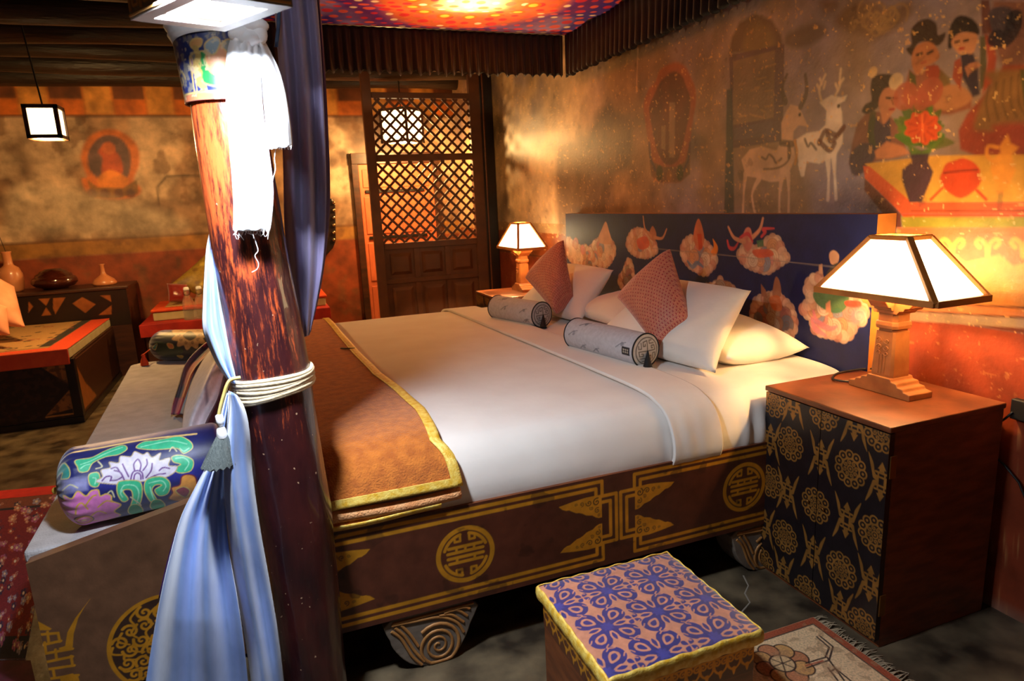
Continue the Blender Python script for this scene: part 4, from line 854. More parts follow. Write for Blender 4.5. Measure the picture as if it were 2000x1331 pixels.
def wear(m):
    nt = m.node_tree; L = nt.links; b = nt.nodes['Principled BSDF']; src = b.inputs['Base Color'].links[0].from_socket
    tc = nd(nt, 'ShaderNodeTexCoord'); mp = nd(nt, 'ShaderNodeMapping'); mp.inputs['Scale'].default_value = (80, 80, 10); L.new(tc.outputs['Object'], mp.inputs[0])
    n = nd(nt, 'ShaderNodeTexNoise'); n.inputs['Scale'].default_value = 1; n.inputs['Detail'].default_value = 8; n.inputs['Roughness'].default_value = .8; L.new(mp.outputs[0], n.inputs['Vector'])
    sx = nd(nt, 'ShaderNodeSeparateXYZ'); L.new(tc.outputs['Object'], sx.inputs[0])
    hz = nd(nt, 'ShaderNodeMapRange'); hz.inputs[1].default_value = .7; hz.inputs[2].default_value = 1.7; hz.inputs[3].default_value = -.15; hz.inputs[4].default_value = .17; L.new(sx.outputs[2], hz.inputs[0])
    n2 = nd(nt, 'ShaderNodeTexNoise'); n2.inputs['Scale'].default_value = 5; L.new(tc.outputs['Object'], n2.inputs['Vector'])
    a = nd(nt, 'ShaderNodeMath', operation='ADD'); L.new(n.outputs['Fac'], a.inputs[0]); L.new(hz.outputs[0], a.inputs[1])
    a2 = nd(nt, 'ShaderNodeMath', operation='MULTIPLY_ADD'); L.new(n2.outputs['Fac'], a2.inputs[0]); a2.inputs[1].default_value = .42; L.new(a.outputs[0], a2.inputs[2])
    r = nd(nt, 'ShaderNodeMapRange'); r.inputs[1].default_value = .76; r.inputs[2].default_value = .90; L.new(a2.outputs[0], r.inputs[0])
    mx = nd(nt, 'ShaderNodeMix', data_type='RGBA'); L.new(r.outputs[0], mx.inputs['Factor']); L.new(src, mx.inputs['A']); mx.inputs['B'].default_value = (*S(196, 84, 40), 1)
    vo = nd(nt, 'ShaderNodeTexNoise'); vo.inputs['Scale'].default_value = 70; L.new(tc.outputs['Object'], vo.inputs['Vector'])
    r2 = nd(nt, 'ShaderNodeMapRange'); r2.inputs[1].default_value = .72; r2.inputs[2].default_value = .75; L.new(vo.outputs['Fac'], r2.inputs[0])
    m2 = nd(nt, 'ShaderNodeMix', data_type='RGBA'); L.new(r2.outputs[0], m2.inputs['Factor']); L.new(mx.outputs['Result'], m2.inputs['A']); m2.inputs['B'].default_value = (*S(190, 150, 120), 1)
    L.new(m2.outputs['Result'], b.inputs['Base Color'])
wear(m_pil); obj('shaft', mb, m_pil, pil_)
z0c, z1c = pY(440, 194, PY-.09)[2], pY(400, 62, PY)[2]+.05
cth = np.linspace(-PI, PI, 240); cvs = Cv(cth*.1, np.linspace(z0c, z1c, 110), S(34, 48, 100)); QC = lambda pts: [((lambda p: math.atan2(p[1]-PY, p[0]-AXX(p[2]))*.1)(p), p[2]) for p in (pY(*zoomed(0, 0, 3.024)(*q), PY-.088) for q in pts)]
GD = S(190, 160, 96)
def blob(pts, c, o=True):
    q = smooth(QC(pts), True); cvs.poly(q, c); 
    if o: cvs.stroke(q, .003, GD, closed=True)
cvs.fleck(60, .6, S(150, 140, 110), 3, .5); blob([(1070,330),(1110,350),(1120,480),(1095,560),(1080,470)], S(128, 84, 120)); blob([(1155,320),(1215,310),(1230,400),(1270,440),(1340,430),(1340,510),(1230,500),(1180,460)], S(30, 122, 62))
blob([(1215,330),(1280,260),(1370,280),(1390,360),(1340,430),(1260,430),(1225,380)], S(196, 136, 96)); blob([(1210,260),(1270,220),(1300,250),(1270,320),(1225,310)], S(120, 140, 150)); blob([(1310,270),(1350,230),(1400,260),(1370,320)], S(130, 140, 140)); blob([(1090,250),(1130,225),(1190,230),(1180,270),(1120,280)], S(190, 140, 86))
blob([(1085,430),(1115,430),(1120,540),(1090,550)], S(26, 50, 120)); cvs.stroke(smooth(QC([(1140,280),(1160,330),(1130,380),(1165,420),(1150,480),(1200,520),(1150,560)])), .014, S(170, 140, 80))
for s_ in range(9): cvs.stroke(spiral((-.28+s_*.07, z0c+.05+.03*(s_ % 2)), .022, 1.3, s_), .005, GD, .7)
cvs.rect(-9, z0c, 9, z0c+.014, S(190, 110, 76)); cvs.stroke([(-.32, z0c+.017), (.32, z0c+.017)], .004, GD); cvs.fleck(90, .66, S(200, 180, 140), 8, .6)
mb = MB(); Rr = lambda z: AXR(z)+.010
mb.grid(plane_grid(cth, cvs.vs, lambda T, Z: np.stack([AXX(Z)+Rr(Z)*np.cos(T), PY+Rr(Z)*np.sin(T), Z], -1)), cvs.A)
obj('collar', mb, m_lacq, pil_, solid=.004, weld=True)

# cloth hung between traced edges
def edge(pts, n, f): 
    p = smooth(pts, False, 8); L = np.concatenate([[0], np.cumsum(np.linalg.norm(np.diff(p, axis=0), axis=1))]); s_ = np.linspace(0, L[-1], n)
    return np.stack([np.interp(s_, L, p[:, 0]), np.interp(s_, L, p[:, 1])], 1)
def strip(Lp, Rp, nv, nu, depth, folds=0, amp=0, seed=0, wob=.004, taper=None):
    """cloth between two edges; depth(t along, s across) gives its own y"""
    a, b = edge(Lp, nv, None), edge(Rp, nv, None); P = np.zeros((nv, nu, 3)); s = np.linspace(0, 1, nu)
    for i in range(nv):
        t = i/(nv-1)
        for j in range(nu):
            x, y = a[i]*(1-s[j])+b[i]*s[j]; A_ = amp*(taper(t) if taper else 1)
            dp = depth(t, s[j])+A_*math.sin(2*PI*folds*s[j]+seed+.8*math.sin(3*t+seed))+wob*(mnoise.noise(Vector((s[j]*2.2, t*3.5, seed)))*1.2)
            P[i, j] = pY(x, y, dp)
    return P
# white scarf knotted round the top
sc = thing('white_scarf', 'white ceremonial silk scarf knotted round the pillar top, two ends hanging', 'scarf', (AXX(1.9), PY, 1.9))
fy = PY-.112
P = strip([(452,72),(443,110),(441,170),(446,250),(452,330),(456,400),(455,452)], [(503,86),(508,140),(514,220),(526,300),(534,370),(531,425),(527,452)], 60, 26, lambda t, s: fy-.012-.012*math.sin(PI*s), 2.5, .006, 1)
mb = MB(); mb.grid(P); obj('long_end', mb, m_khata, sc, solid=.003)
P = strip([(492,84),(505,130),(514,190),(520,245),(526,292)], [(515,78),(540,125),(556,175),(566,235),(571,286)], 44, 20, lambda t, s: fy-.004-.01*math.sin(PI*s)-.02*t, 2, .006, 2)
mb = MB(); mb.grid(P); obj('short_end', mb, m_khata, sc, solid=.003)
mb = MB()
for (x, y), r, q in (((487, 74), .024, (1.25, .8, .8)), ((506, 66), .02, (.9, .8, 1.2)), ((470, 68), .022, (1.2, .8, .9)), ((497, 50), .022, (1.4, .8, .8))): mb.ball(pY(x, y, fy-.012), r, 10, 0, q)
obj('knot', mb, m_khata, sc)
mb = MB(); zz = np.linspace(pY(390, 66, PY-.1)[2]+.008, pY(390, 66, PY-.1)[2]+.085, 12)
T, Z = np.meshgrid(th, zz); tl = .010*np.cos(T-PI*.95); R = AXR(Z)+.016+.004*np.sin(T*3+Z*90)+.003*np.sin(Z*300); mb.grid(np.stack([AXX(Z)+R*np.cos(T), PY+R*np.sin(T), Z-tl], -1), None, cu=True); obj('wrap', mb, m_khata, sc, solid=.004)
mb = MB()
for x in np.linspace(457, 526, 22): 
    e = rng.uniform(4, 16); mb.tube([pY(x, 448, fy-.014), pY(x+rng.uniform(-4, 4), 452+e*.5, fy-.016), pY(x+rng.uniform(-8, 8), 454+e, fy-.012)], .0007, 4)
for x in np.linspace(529, 569, 12): mb.tube([pY(x, 284, fy-.028), pY(x+rng.uniform(-3, 3), 292, fy-.028)], .0007, 4)
mb.tube([pY(x, y, fy-.006) for x, y in smooth([(495,458),(500,475),(504,490),(498,500),(505,515),(502,526),(492,532)])], .0009, 5)
mb.tube([pY(x, y, fy-.02) for x, y in smooth([(539,290),(536,310),(538,330),(533,350),(531,364)])], .0009, 5); obj('fringe', mb, m_khata, sc)['kind'] = 'stuff'

# curtain
cu = thing('bed_curtain', 'long blue and purple satin curtain tied back round the pillar', 'curtain', (.0, 1.95, 0))
cy = 1.93
P = strip([(505,-260),(528,-60),(540,60),(549,200),(553,330),(556,450),(568,560),(590,660)], [(596,-260),(612,-60),(622,40),(632,200),(637,380),(632,500),(618,590),(604,655)], 90, 50, lambda t, s: cy+.01-.02*math.sin(PI*s), 2.6, .016, 1.2, .006, taper=lambda t: 1-.75*max(0, t-.7)/.3)
mb = MB(); mb.grid(P); obj('upper_drape', mb, m_purple, cu, solid=.002)
P = strip([(600,-200),(622,60),(625,260),(622,440),(612,560),(596,640)], [(606,-200),(629,60),(640,240),(644,400),(630,540),(606,650)], 60, 10, lambda t, s: cy+.05, 1, .008, .4)
mb = MB(); mb.grid(P); obj('lining', mb, m_lining, cu, solid=.002)
P = strip([(516,-200),(530,-60),(541,20),(536,92)], [(522,-200),(537,-60),(548,20),(543,92)], 20, 4, lambda t, s: cy-.03, 0, 0); mb = MB(); mb.grid(P); obj('edge_band', mb, mat('teal_band', S(36, 66, 110), S(60, 96, 140), 40, rough=.5), cu, solid=.002)
P = strip([(418,420),(404,480),(399,540),(396,600),(396,640),(404,668),(424,712),(448,746)], [(430,420),(432,520),(440,600),(452,660),(458,700),(464,730),(464,752)], 70, 26, lambda t, s: PY+.06-.10*t-.04*math.sin(PI*s)*(1-.6*t), 2.2, .014, 2.4, .01)
mb = MB(); mb.grid(P); obj('side_drape', mb, m_satin, cu, solid=.002)
ly = 1.70
P = strip([(443,768),(434,800),(424,850),(409,900),(383,950),(354,1010),(334,1080),(315,1160),(300,1240),(285,1331),(268,1440)], [(452,768),(450,800),(441,860),(437,920),(441,1000),(448,1080),(462,1160),(474,1240),(484,1331),(492,1440)], 110, 60, lambda t, s: ly+.03-.07*math.sin(PI*s)*min(1, t*1.5)-.02*t, 2.6, .020, .6, .012, taper=lambda t: min(1, .35+t))
mb = MB(); mb.grid(P); obj('lower_fold', mb, m_satin, cu, solid=.002)
P = strip([(447,764),(446,800),(442,860),(438,930),(443,1010),(452,1090),(466,1180),(482,1270),(490,1331),(502,1440)], [(462,772),(478,800),(488,850),(492,910),(499,970),(511,1050),(527,1140),(542,1230),(554,1331),(562,1440)], 110, 44, lambda t, s: ly+.0-.055*math.sin(PI*s), 1.6, .016, 2.1, .012, taper=lambda t: min(1, .4+t))
mb = MB(); mb.grid(P); obj('lower_fold', mb, m_satin, cu, solid=.002)
P = strip([(412,890),(383,952),(352,1015),(330,1085),(310,1170)], [(420,885),(400,950),(372,1010),(350,1060),(322,1160)], 50, 10, lambda t, s: ly+.055, 1, .006); mb = MB(); mb.grid(P); obj('lining', mb, m_lining, cu, solid=.002)

# cord with tassel
rp = thing('tie_cord', 'cream cotton cord wound several times round the pillar holding the curtain', 'cord', (AXX(1.1), PY, 1.1))
mb = MB()
zc = [pY(530, y, PY-.098)[2] for y in (744, 750, 757, 763, 770, 776, 780)]
for k, z in enumerate(zc):
    tl = .004+.002*k; mb.tube([(AXX(z)+(AXR(z)+.005)*math.cos(t), PY+(AXR(z)+.005)*math.sin(t), z+tl*math.cos(t)+.002*math.sin(3*t+k)) for t in np.linspace(0, 2*PI, 72)], .0058+.001*(k % 2), 8, caps=False)
obj('winding', mb, m_rope, rp)
mb = MB(); mb.tube([pY(x, y, 1.66) for x, y in smooth([(470,738),(452,742),(444,752),(438,770),(431,795),(428,810)])], .0045, 8); obj('tail', mb, mat('yellow_cord', S(206, 184, 96), S(220, 200, 130), 40, rough=.8), rp)
tz = pY(428, 812, 1.66); mb = MB(); mb.lathe([(.003, .004), (.0085, 0), (.0085, -.022), (.006, -.026), (.010, -.034), (.012, -.05), (.011, -.056)], tz, 14); obj('tassel_bead', mb, m_khata, rp)
mb = MB(); k = 48; T = np.linspace(0, 2*PI, k, endpoint=False); rows = []
for t in np.linspace(0, 1, 14): r = .011+.026*t**.9; rows.append([(tz[0]-.016*t+r*(1+.10*(i % 2))*math.cos(a), tz[1]+r*.7*(1+.10*(i % 2))*math.sin(a), tz[2]-.05-.075*t+.004*math.sin(i*2.1)*t) for i, a in enumerate(T)])
mb.grid(np.array(rows), None, cu=True); mb.add(rows[-1], [tuple(range(k))]); obj('tassel', mb, m_tassel, rp, label='grey thread tassel')

# ------------------------------------------------------------------ canopy over the bed
can = thing('bed_canopy', 'printed purple and orange cloth canopy with dark pleated valance over the bed', 'canopy', (1.1, 3.28, 2.62))
cx0, cx1, cy0, cy1, cz = -.06, 2.2, 1.7, 4.55, 2.63
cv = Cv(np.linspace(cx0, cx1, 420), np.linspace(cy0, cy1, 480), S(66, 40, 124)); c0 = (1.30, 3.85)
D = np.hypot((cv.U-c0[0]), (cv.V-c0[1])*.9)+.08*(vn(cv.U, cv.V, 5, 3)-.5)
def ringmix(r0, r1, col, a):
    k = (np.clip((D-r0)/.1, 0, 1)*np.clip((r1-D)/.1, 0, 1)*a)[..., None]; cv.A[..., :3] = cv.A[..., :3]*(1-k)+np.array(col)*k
ringmix(-1, .26, S(250, 206, 110), 1); ringmix(.15, .62, S(206, 92, 30), .9); ringmix(.55, .8, S(120, 36, 60), .5)  # yellow-orange centre puts the lamp's glow into the print colours
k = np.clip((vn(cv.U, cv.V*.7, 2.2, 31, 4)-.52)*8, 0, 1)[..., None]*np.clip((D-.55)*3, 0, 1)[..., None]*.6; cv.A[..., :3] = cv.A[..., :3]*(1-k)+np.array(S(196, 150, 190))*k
for i in range(26):
    for j in range(30):
        u, v = cx0+.045+i*.09+(.045 if j % 2 else 0), cy0+.05+j*.095; q = rng.random(); dd = math.hypot(u-c0[0], v-c0[1])
        c = S(216, 80, 60) if q < .45 else S(200, 40, 50) if q < .8 else S(230, 190, 150); cv.disc((u, v), .018+.020*rng.random() if q < .8 else .022, c, .9)
for a in np.linspace(0, 2*PI, 14, endpoint=False): cv.disc((c0[0]+.36*math.cos(a), c0[1]+.36*math.sin(a)), .05, S(222, 84, 26), .9); cv.disc((c0[0]+.36*math.cos(a), c0[1]+.36*math.sin(a)), .028, S(240, 160, 60), .9)
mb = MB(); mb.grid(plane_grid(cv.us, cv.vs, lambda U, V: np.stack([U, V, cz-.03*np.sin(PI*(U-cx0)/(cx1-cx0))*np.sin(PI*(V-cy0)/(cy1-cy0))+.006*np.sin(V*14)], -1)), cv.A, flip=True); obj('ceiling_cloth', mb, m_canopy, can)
def valance(a, b, nx, name='valance'):
    a = np.array(a); b = np.array(b); L = np.linalg.norm(b-a); d = (b-a)/L; n = np.array((-d[1], d[0], 0)); s_ = np.linspace(0, L, nx); t = np.linspace(0, 1, 14)
    Sg, T = np.meshgrid(s_, t); ph = Sg*2*PI/.062+1.4*np.sin(Sg*9); am = .006+.013*T
    P = a+Sg[..., None]*d+(am*np.sin(ph))[..., None]*n; P[..., 2] = cz-.275*T+.006*np.sin(Sg*40)*T-.012*np.cos(ph)*T
    mb = MB(); mb.grid(P); obj(name, mb, m_valance, can, solid=.003)
    return P
valance((cx0, cy1, 0), (cx1-.02, cy1, 0), 420); valance((cx1-.015, cy1-.02, 0), (cx1-.015, cy0, 0), 480)
mb = MB(); e = .03
for a, b in (((cx0, cy1, cz+.03), (cx1, cy1, cz+.03)), ((cx1, cy0, cz+.03), (cx1, cy1, cz+.03)), ((cx0, cy0, cz+.03), (cx0, cy1, cz+.03)), ((cx0, cy0, cz+.03), (cx1, cy0, cz+.03))): mb.bar(a, b, .05, .05)
for x, y in ((cx0+.3, cy0+.1), (cx1-.1, cy0+.1), (cx0+.3, cy1-.1), (cx1-.1, cy1-.1)): mb.tube([(x, y, cz+.03), (x, y, ZC-.02)], .012, 8)
obj('canopy_frame', mb, m_dark, can)
point('bulb', (1.30, 3.87, 2.82), P_CAN, (1, .66, .32), .05, can)     # lamp above the cloth

# ------------------------------------------------------------------ stool
SX0, SX1, SY0, SY1, SZ = .615, 1.042, 1.140, 1.547, .45
stl = thing('footstool', 'square dark wooden stool with blue damask top and gold edging before the bed', 'stool', ((SX0+SX1)/2, (SY0+SY1)/2, 0))
n = 260; cv = Cv(np.linspace(0, .427, n), np.linspace(0, .407, n), S(182, 120, 92)); NV = S(32, 36, 104); LB = S(182, 120, 92); P_ = .147
def sym(c, pts, s, col, kind='p', w=.004):
    for q in range(4):
        for m in (1, -1):
            p = rot2([(x, y*m) for x, y in pts], c, q*PI/2, s); cv.poly(smooth(p, True, 4), col) if kind == 'p' else cv.stroke(smooth(p, False, 4), w, col)
for i in range(-1, 6):
    for j in range(-1, 6):
        c = (i*P_+(P_/2 if j % 2 else 0)+.01, j*P_*.92+.02)
        if not (-.06 < c[0] < .49 and -.06 < c[1] < .47): continue
        sym(c, [(0, 0), (.34, .08), (.46, .22), (.40, .40), (.22, .46), (.10, .32)], P_, NV); cv.disc(c, P_*.30, NV)
        sym(c, [(.10, .0), (.26, .07), (.40, .0), (.26, -.07)], P_, LB); sym(c, [(.16, .0), (.26, .035), (.35, .0), (.26, -.035)], P_, NV)
        sym(c, [(.14, .14), (.30, .17), (.36, .30), (.24, .36), (.17, .28)], P_, LB); sym(c, [(.18, .18), (.28, .21), (.31, .29), (.24, .31), (.20, .26)], P_, NV)
        sym(c, [(.42, .08), (.50, .14), (.46, .26), (.40, .20)], P_, LB, 'l', .0035)
        for q in range(8): cv.poly(rot2(smooth([(0, 0), (.07, .03), (.13, 0), (.07, -.03)], True, 3), c, q*PI/4, P_), S(50, 52, 128))
        f = (c[0]+P_/2, c[1]); 
        for q in (0, 1, 2, 3): cv.poly(rot2(smooth([(.02, 0), (.10, .05), (.15, .0), (.10, -.05)], True, 3), f, q*PI/2+PI/4, P_), NV)
cv.mottle(40, .12, 3); cv.mottle(3.2, .25, 9)
hgt = lambda U, V: .014*((1-abs(2*U/.427-1)**4)*(1-abs(2*V/.407-1)**4))**.5+.004*(vn(U, V, 9, 2, 3)-.5)
mb = MB(); mb.box((SX0+.012, SY0+.012, .008), (SX1-.012, SY1-.012, .405)); bx_ = obj('box', mb, m_brown, stl, bevel=.003)
def band(us_, f, flip=False):
    c = Cv(us_, np.linspace(.33, .40, 44), S(84, 44, 24)); w = us_[-1]-us_[0]; k = int(round(w/.042))
    for i in range(k):
        u = us_[0]+w*(i+.5)/k; sg = 1 if i % 2 else -1
        for m in (1, -1): c.stroke(spiral((u+m*.011, .383), .010, 1.2, PI/2, m), (.006, .004), GOLD); c.stroke(smooth([(u+m*.02, .393), (u+m*.017, .365), (u, .349)]), (.009, .004), GOLD)
        c.poly(smooth([(u-.006, .357), (u, .336), (u+.006, .357)], True, 4), GOLD)
    c.stroke([(us_[0], .396), (us_[-1], .396)], .005, GOLD); mb = MB(); mb.grid(plane_grid(c.us, c.vs, f), c.A, sm=False, flip=flip); obj('painted_border', mb, m_lacq, bx_, solid=.0012)
band(np.linspace(SX0+.014, SX1-.014, 240), lambda U, V: np.stack([U, 0*U+SY0+.0112, V], -1)); band(np.linspace(-SY1+.014, -SY0-.014, 240), lambda U, V: np.stack([0*U+SX0+.0112, -U, V], -1), True)
mb = MB(); mb.grid(np.stack([SX0+cv.U, SY0+cv.V, SZ-.008+hgt(cv.U, cv.V)], -1), cv.A); mb.box((SX0+.004, SY0+.004, .409), (SX1-.004, SY1-.004, SZ-.012), 0); obj('seat_cushion', mb, m_silk, stl)
mb = MB(); pr = []
for k in range(201):
    t = k/200*4; i = int(min(t, 3.999)); f = t-i; cs = [(SX0, SY0), (SX1, SY0), (SX1, SY1), (SX0, SY1), (SX0, SY0)]
    pr.append((cs[i][0]*(1-f)+cs[i+1][0]*f, cs[i][1]*(1-f)+cs[i+1][1]*f))
pr = np.array(pr); wob = .003*np.sin(np.arange(201)*.9)+.002*np.sin(np.arange(201)*.37)
rows = [np.stack([(pr[:, 0]-(SX0+SX1)/2)*s_+(SX0+SX1)/2, (pr[:, 1]-(SY0+SY1)/2)*s_+(SY0+SY1)/2, z+wob*.6], 1) for s_, z in ((.985, .408), (1.006, .412), (1.012, .425), (1.006, .441), (.985, .4475))]
mb.grid(np.array(rows)); obj('gold_edging', mb, m_goldtrim, stl, solid=.003)

# ------------------------------------------------------------------ rugs
def fringe(name, parent, p0, p1, d, n, L):
    mb = MB()
    for i in range(n):
        t = (i+.5)/n; p = np.array(p0)*(1-t)+np.array(p1)*t; a = rng.uniform(-.5, .5); dd = np.array((d[0]*math.cos(a)-d[1]*math.sin(a), d[0]*math.sin(a)+d[1]*math.cos(a), 0)); l = L*rng.uniform(.6, 1.25)
        mb.tube([p, p+dd*l*.5+np.array((0, 0, .006*rng.random())), p+dd*l+np.array((rng.uniform(-.01, .01), rng.uniform(-.01, .01), -.003))], [.0022, .002, .0012], 4)
    o = obj(name, mb, mat('fringe_thread', S(180, 160, 130), rough=.9), parent); o['kind'] = 'stuff'
RX0, RX1, RY0, RY1 = .92, 1.685, .75, 1.597
rg = thing('bedside_rug', 'cream rug with brown flower outlines and fringe by the near cabinet', 'rug', (1.3, 1.2, 0))
cv = Cv(np.linspace(RX0, RX1, 300), np.linspace(RY0, RY1, 330), S(242, 204, 156)); OB = S(58, 30, 26)
cv.rect(RX0, RY1-.028, RX1, RY1, S(176, 84, 50)); cv.rect(RX1-.028, RY0, RX1, RY1, S(176, 84, 50)); cv.stroke([(RX0, RY1-.03), (RX1-.03, RY1-.03), (RX1-.03, RY0)], .005, OB)
QR = lambda pts: np.array([pZ(*zoomed(1400, 780, 2.415)(*q), .004)[:2] for q in pts])
def bloom(c, r):
    for i in range(8):
        a = i*PI/4; q = (c[0]+.62*r*math.cos(a), c[1]+.62*r*math.sin(a)); cv.disc(q, r*.36, OB, 1); cv.disc(q, r*.31, S(216, 160, 96) if i % 2 else S(200, 128, 84))
    cv.disc(c, r*.42, OB); cv.disc(c, r*.36, S(220, 180, 130))
    for i in range(6): a = i*PI/3; cv.stroke([c, (c[0]+r*.34*math.cos(a), c[1]+r*.34*math.sin(a))], .004, OB)
bloom(QR([(310, 1250)])[0], .10); bloom((RX1-.25, .98), .10); bloom((RX0+.2, 1.3), .1)
for p in ([(472,1125),(530,1175),(512,1222),(420,1250)], [(485,1120),(548,1172),(530,1235),(425,1272)], [(520,1222),(600,1331)], [(525,1272),(570,1331)], [(535,1290),(560,1275),(640,1340)]): cv.stroke(QR(p), .006, OB)
cv.stroke(QR([(500,1238),(420,1262)]), .006, S(190, 90, 60)); cv.fleck(30, .62, S(180, 130, 90), 4, .5)
mb = MB(); mb.grid(plane_grid(cv.us, cv.vs, lambda U, V: np.stack([U, V, .006+.001*vn(U, V, 30, 3)], -1)), cv.A); mb.box((RX0, RY0, .0005), (RX1, RY1, .0055), 0); obj('pile', mb, m_carpet, rg)
fringe('fringe', rg, (RX1-.002, RY0, .005), (RX1-.002, RY1, .005), (1, 0), 150, .045)
a = [pZ(x, y, .004) for x, y in ((-60,982),(110,966),(50,1290),(-60,1290))]
a = np.array([a[0], a[1], a[2], a[3]]); lr = thing('patterned_rug', 'red and navy patterned rug on the floor left of the bench', 'rug', a.mean(0))
nn = 260; cv = Cv(np.linspace(0, .9, 200), np.linspace(0, 1.5, 330), S(122, 22, 36)); cv.rect(0, 0, .9, .14, S(24, 24, 48)); cv.rect(0, 1.36, .9, 1.5, S(120, 60, 44)); cv.rect(0, 1.33, .9, 1.36, S(24, 24, 40))
for i in range(150):
    u, v = rng.uniform(0, .9), rng.uniform(.05, 1.45); c = [S(30, 30, 64), S(196, 130, 100), S(170, 90, 130), S(150, 140, 160), S(160, 60, 40)][i % 5]; r = rng.uniform(.012, .032)
    for q in range(5): cv.disc((u+r*math.cos(q*1.257), v+r*math.sin(q*1.257)), r*.55, c, .9)
    cv.disc((u, v), r*.5, S(214, 190, 160)); cv.stroke(spiral((u+.03, v+.02), .02, 1.2, i), .005, S(40, 40, 80) if i % 2 else S(200, 150, 130), .8)
UU, VV = np.meshgrid(np.linspace(0, 1, 200), np.linspace(0, 1, 330)); PP = a[3]*((1-UU)*(1-VV))[..., None]+a[2]*(UU*(1-VV))[..., None]+a[1]*(UU*VV)[..., None]+a[0]*((1-UU)*VV)[..., None]; PP[..., 2] = .008
mb = MB(); mb.grid(PP, cv.A); q = PP[[0, 0, -1, -1], [0, -1, -1, 0]]; mb.hexa(np.concatenate([q-np.array((0, 0, .0075)), q-np.array((0, 0, .0005))])); obj('pile', mb, m_carpet, lr)
a = [pZ(x, y, .004) for x, y in ((-60,966),(130,948),(112,966),(-60,983))]; mb = MB(); q = np.array([a[3], a[2], a[1], a[0]]); mb.hexa(np.concatenate([q-np.array((0, 0, .0035)), q+np.array((0, 0, .004))])); tag(obj('red_runner', mb, m_redfelt), 'plain bright red floor runner behind the patterned rug', 'runner')
a = [pZ(x, y, .003) for x, y in ((-60,1420),(90,1420),(60,1292),(-60,1292))]; mb = MB(); q = np.array(a); mb.hexa(np.concatenate([q-np.array((0, 0, .0025)), q+np.array((0, 0, .003))])); tag(obj('maroon_runner', mb, mat('maroon_felt', S(70, 8, 34), S(90, 14, 44), 20, rough=.9)), 'plain dark maroon floor runner before the patterned rug', 'runner')

# ------------------------------------------------------------------ bench at the foot of the bed
BZ = .52
c0, c1 = pZ(40, 1085, BZ), pZ(247, 712, BZ); bxr = -.085
yP = c0[1]-.03; c2 = np.array((bxr, c1[1]-.05, BZ)); c3 = np.array((bxr, c0[1], BZ))
bn = thing('bench', 'long low brown bench with gold painted end panel at the bed foot', 'bench', (-.45, 3.6, 0))
TL, TR = pY(50, 1103, yP), pY(362, 985, yP); xl = TL[0]; slope = (TR[2]-TL[2])/(TR[0]-TL[0]); topz = lambda x: TL[2]+slope*(x-xl)
U, T = np.meshgrid(np.linspace(xl, bxr+.02, 330), np.linspace(0, 1, 280)); V = .02+T*(topz(U)-.02)
cv = Cv(np.linspace(0, 1, 3), np.linspace(0, 1, 3), (0, 0, 0)); cv.U, cv.V, cv.px = U, V, .0022; cv.A = np.zeros(U.shape+(4,)); cv.A[..., :3] = S(98, 66, 46)
def _w(lo, hi):
    i0, i1 = np.searchsorted(U[0], [lo[0], hi[0]]); return slice(None), slice(max(i0-1, 0), i1+1)
cv._win = _w; cv.mottle(4, .3, 3); cv.mottle(60, .1, 5)
QB = lambda pts: np.array([(p[0], p[2]) for p in (pY(*zoomed(30, 960, 3.588)(*q), yP) for q in pts)])
e0, e1 = QB([(628, 1075)])[0], QB([(1010, 672)])[0]; mc = QB([(1010, 1075)])[0]; mr = .5*((mc[0]-e0[0])+(e1[1]-mc[1])); mc = (e0[0]+mr, mc[1])
cv.disc(mc, mr-.006, S(54, 34, 26)); cv.disc(mc, mr-.006, GOLD, ring=.012)
for i in range(34):
    a = i*2.4; r = mr*.86*math.sqrt((i+.5)/34); c = (mc[0]+r*math.cos(a), mc[1]+r*math.sin(a)); s_ = .024
    if math.hypot(c[0]-mc[0], c[1]-mc[1]) > mr-.035: c = (mc[0]+(mr-.037)*math.cos(a), mc[1]+(mr-.037)*math.sin(a))
    cv.stroke(spiral(c, s_, 1.35, a, 1 if i % 2 else -1), (.009, .006), GOLD); cv.stroke(smooth([(c[0]+s_*math.cos(a+.6), c[1]+s_*math.sin(a+.6)), (c[0]+.042*math.cos(a+1.1), c[1]+.03*math.sin(a+1.6)), (c[0]+.045*math.cos(a+2), c[1]+.045*math.sin(a+2.2))]), (.008, .005), GOLD)
for p in ([(525,755),(490,800),(420,890),(365,990),(350,1085),(305,1100),(312,1125),(400,1105),(408,1000),(440,890),(485,810)], [(135,900),(255,965),(240,975),(180,975),(150,985)]): cv.poly(QB(p), GOLD)
for p in ([(150,1008),(298,995)], [(160,1085),(318,1050)], [(175,1145),(400,1105)], [(185,1205),(400,1160)], [(190,1255),(412,1222)], [(205,1320),(440,1290)]): cv.stroke(QB(p), .0085, GOLD)
for p in ([(225,985),(235,1070)], [(300,995),(312,1055)], [(280,1110),(290,1180)], [(390,1155),(402,1225)], [(205,1060),(215,1140)], [(265,1250),(275,1310)], [(195,1205),(205,1310)]): cv.stroke(QB(p), .007, GOLD)
cv.poly(QB([(310,1300),(400,1278),(440,1300),(470,1400),(430,1380),(400,1330),(320,1340)]), GOLD)
mb = MB(); mb.grid(np.stack([U, 0*U+yP, V], -1), cv.A, sm=False)
xr = bxr+.02; mb.hexa(np.array([(xl, yP+.0006, .02), (xr, yP+.0006, .02), (xr, yP+.045, .02), (xl, yP+.045, .02), (xl, yP+.0006, topz(xl)), (xr, yP+.0006, topz(xr)), (xr, yP+.045, topz(xr)), (xl, yP+.045, topz(xl))]), 1)
obj('end_panel', mb, [m_lacq, mat('bench_wood', S(104, 70, 48), S(130, 90, 62), 6, rough=.45, bump=.1, bs=40)], bn)
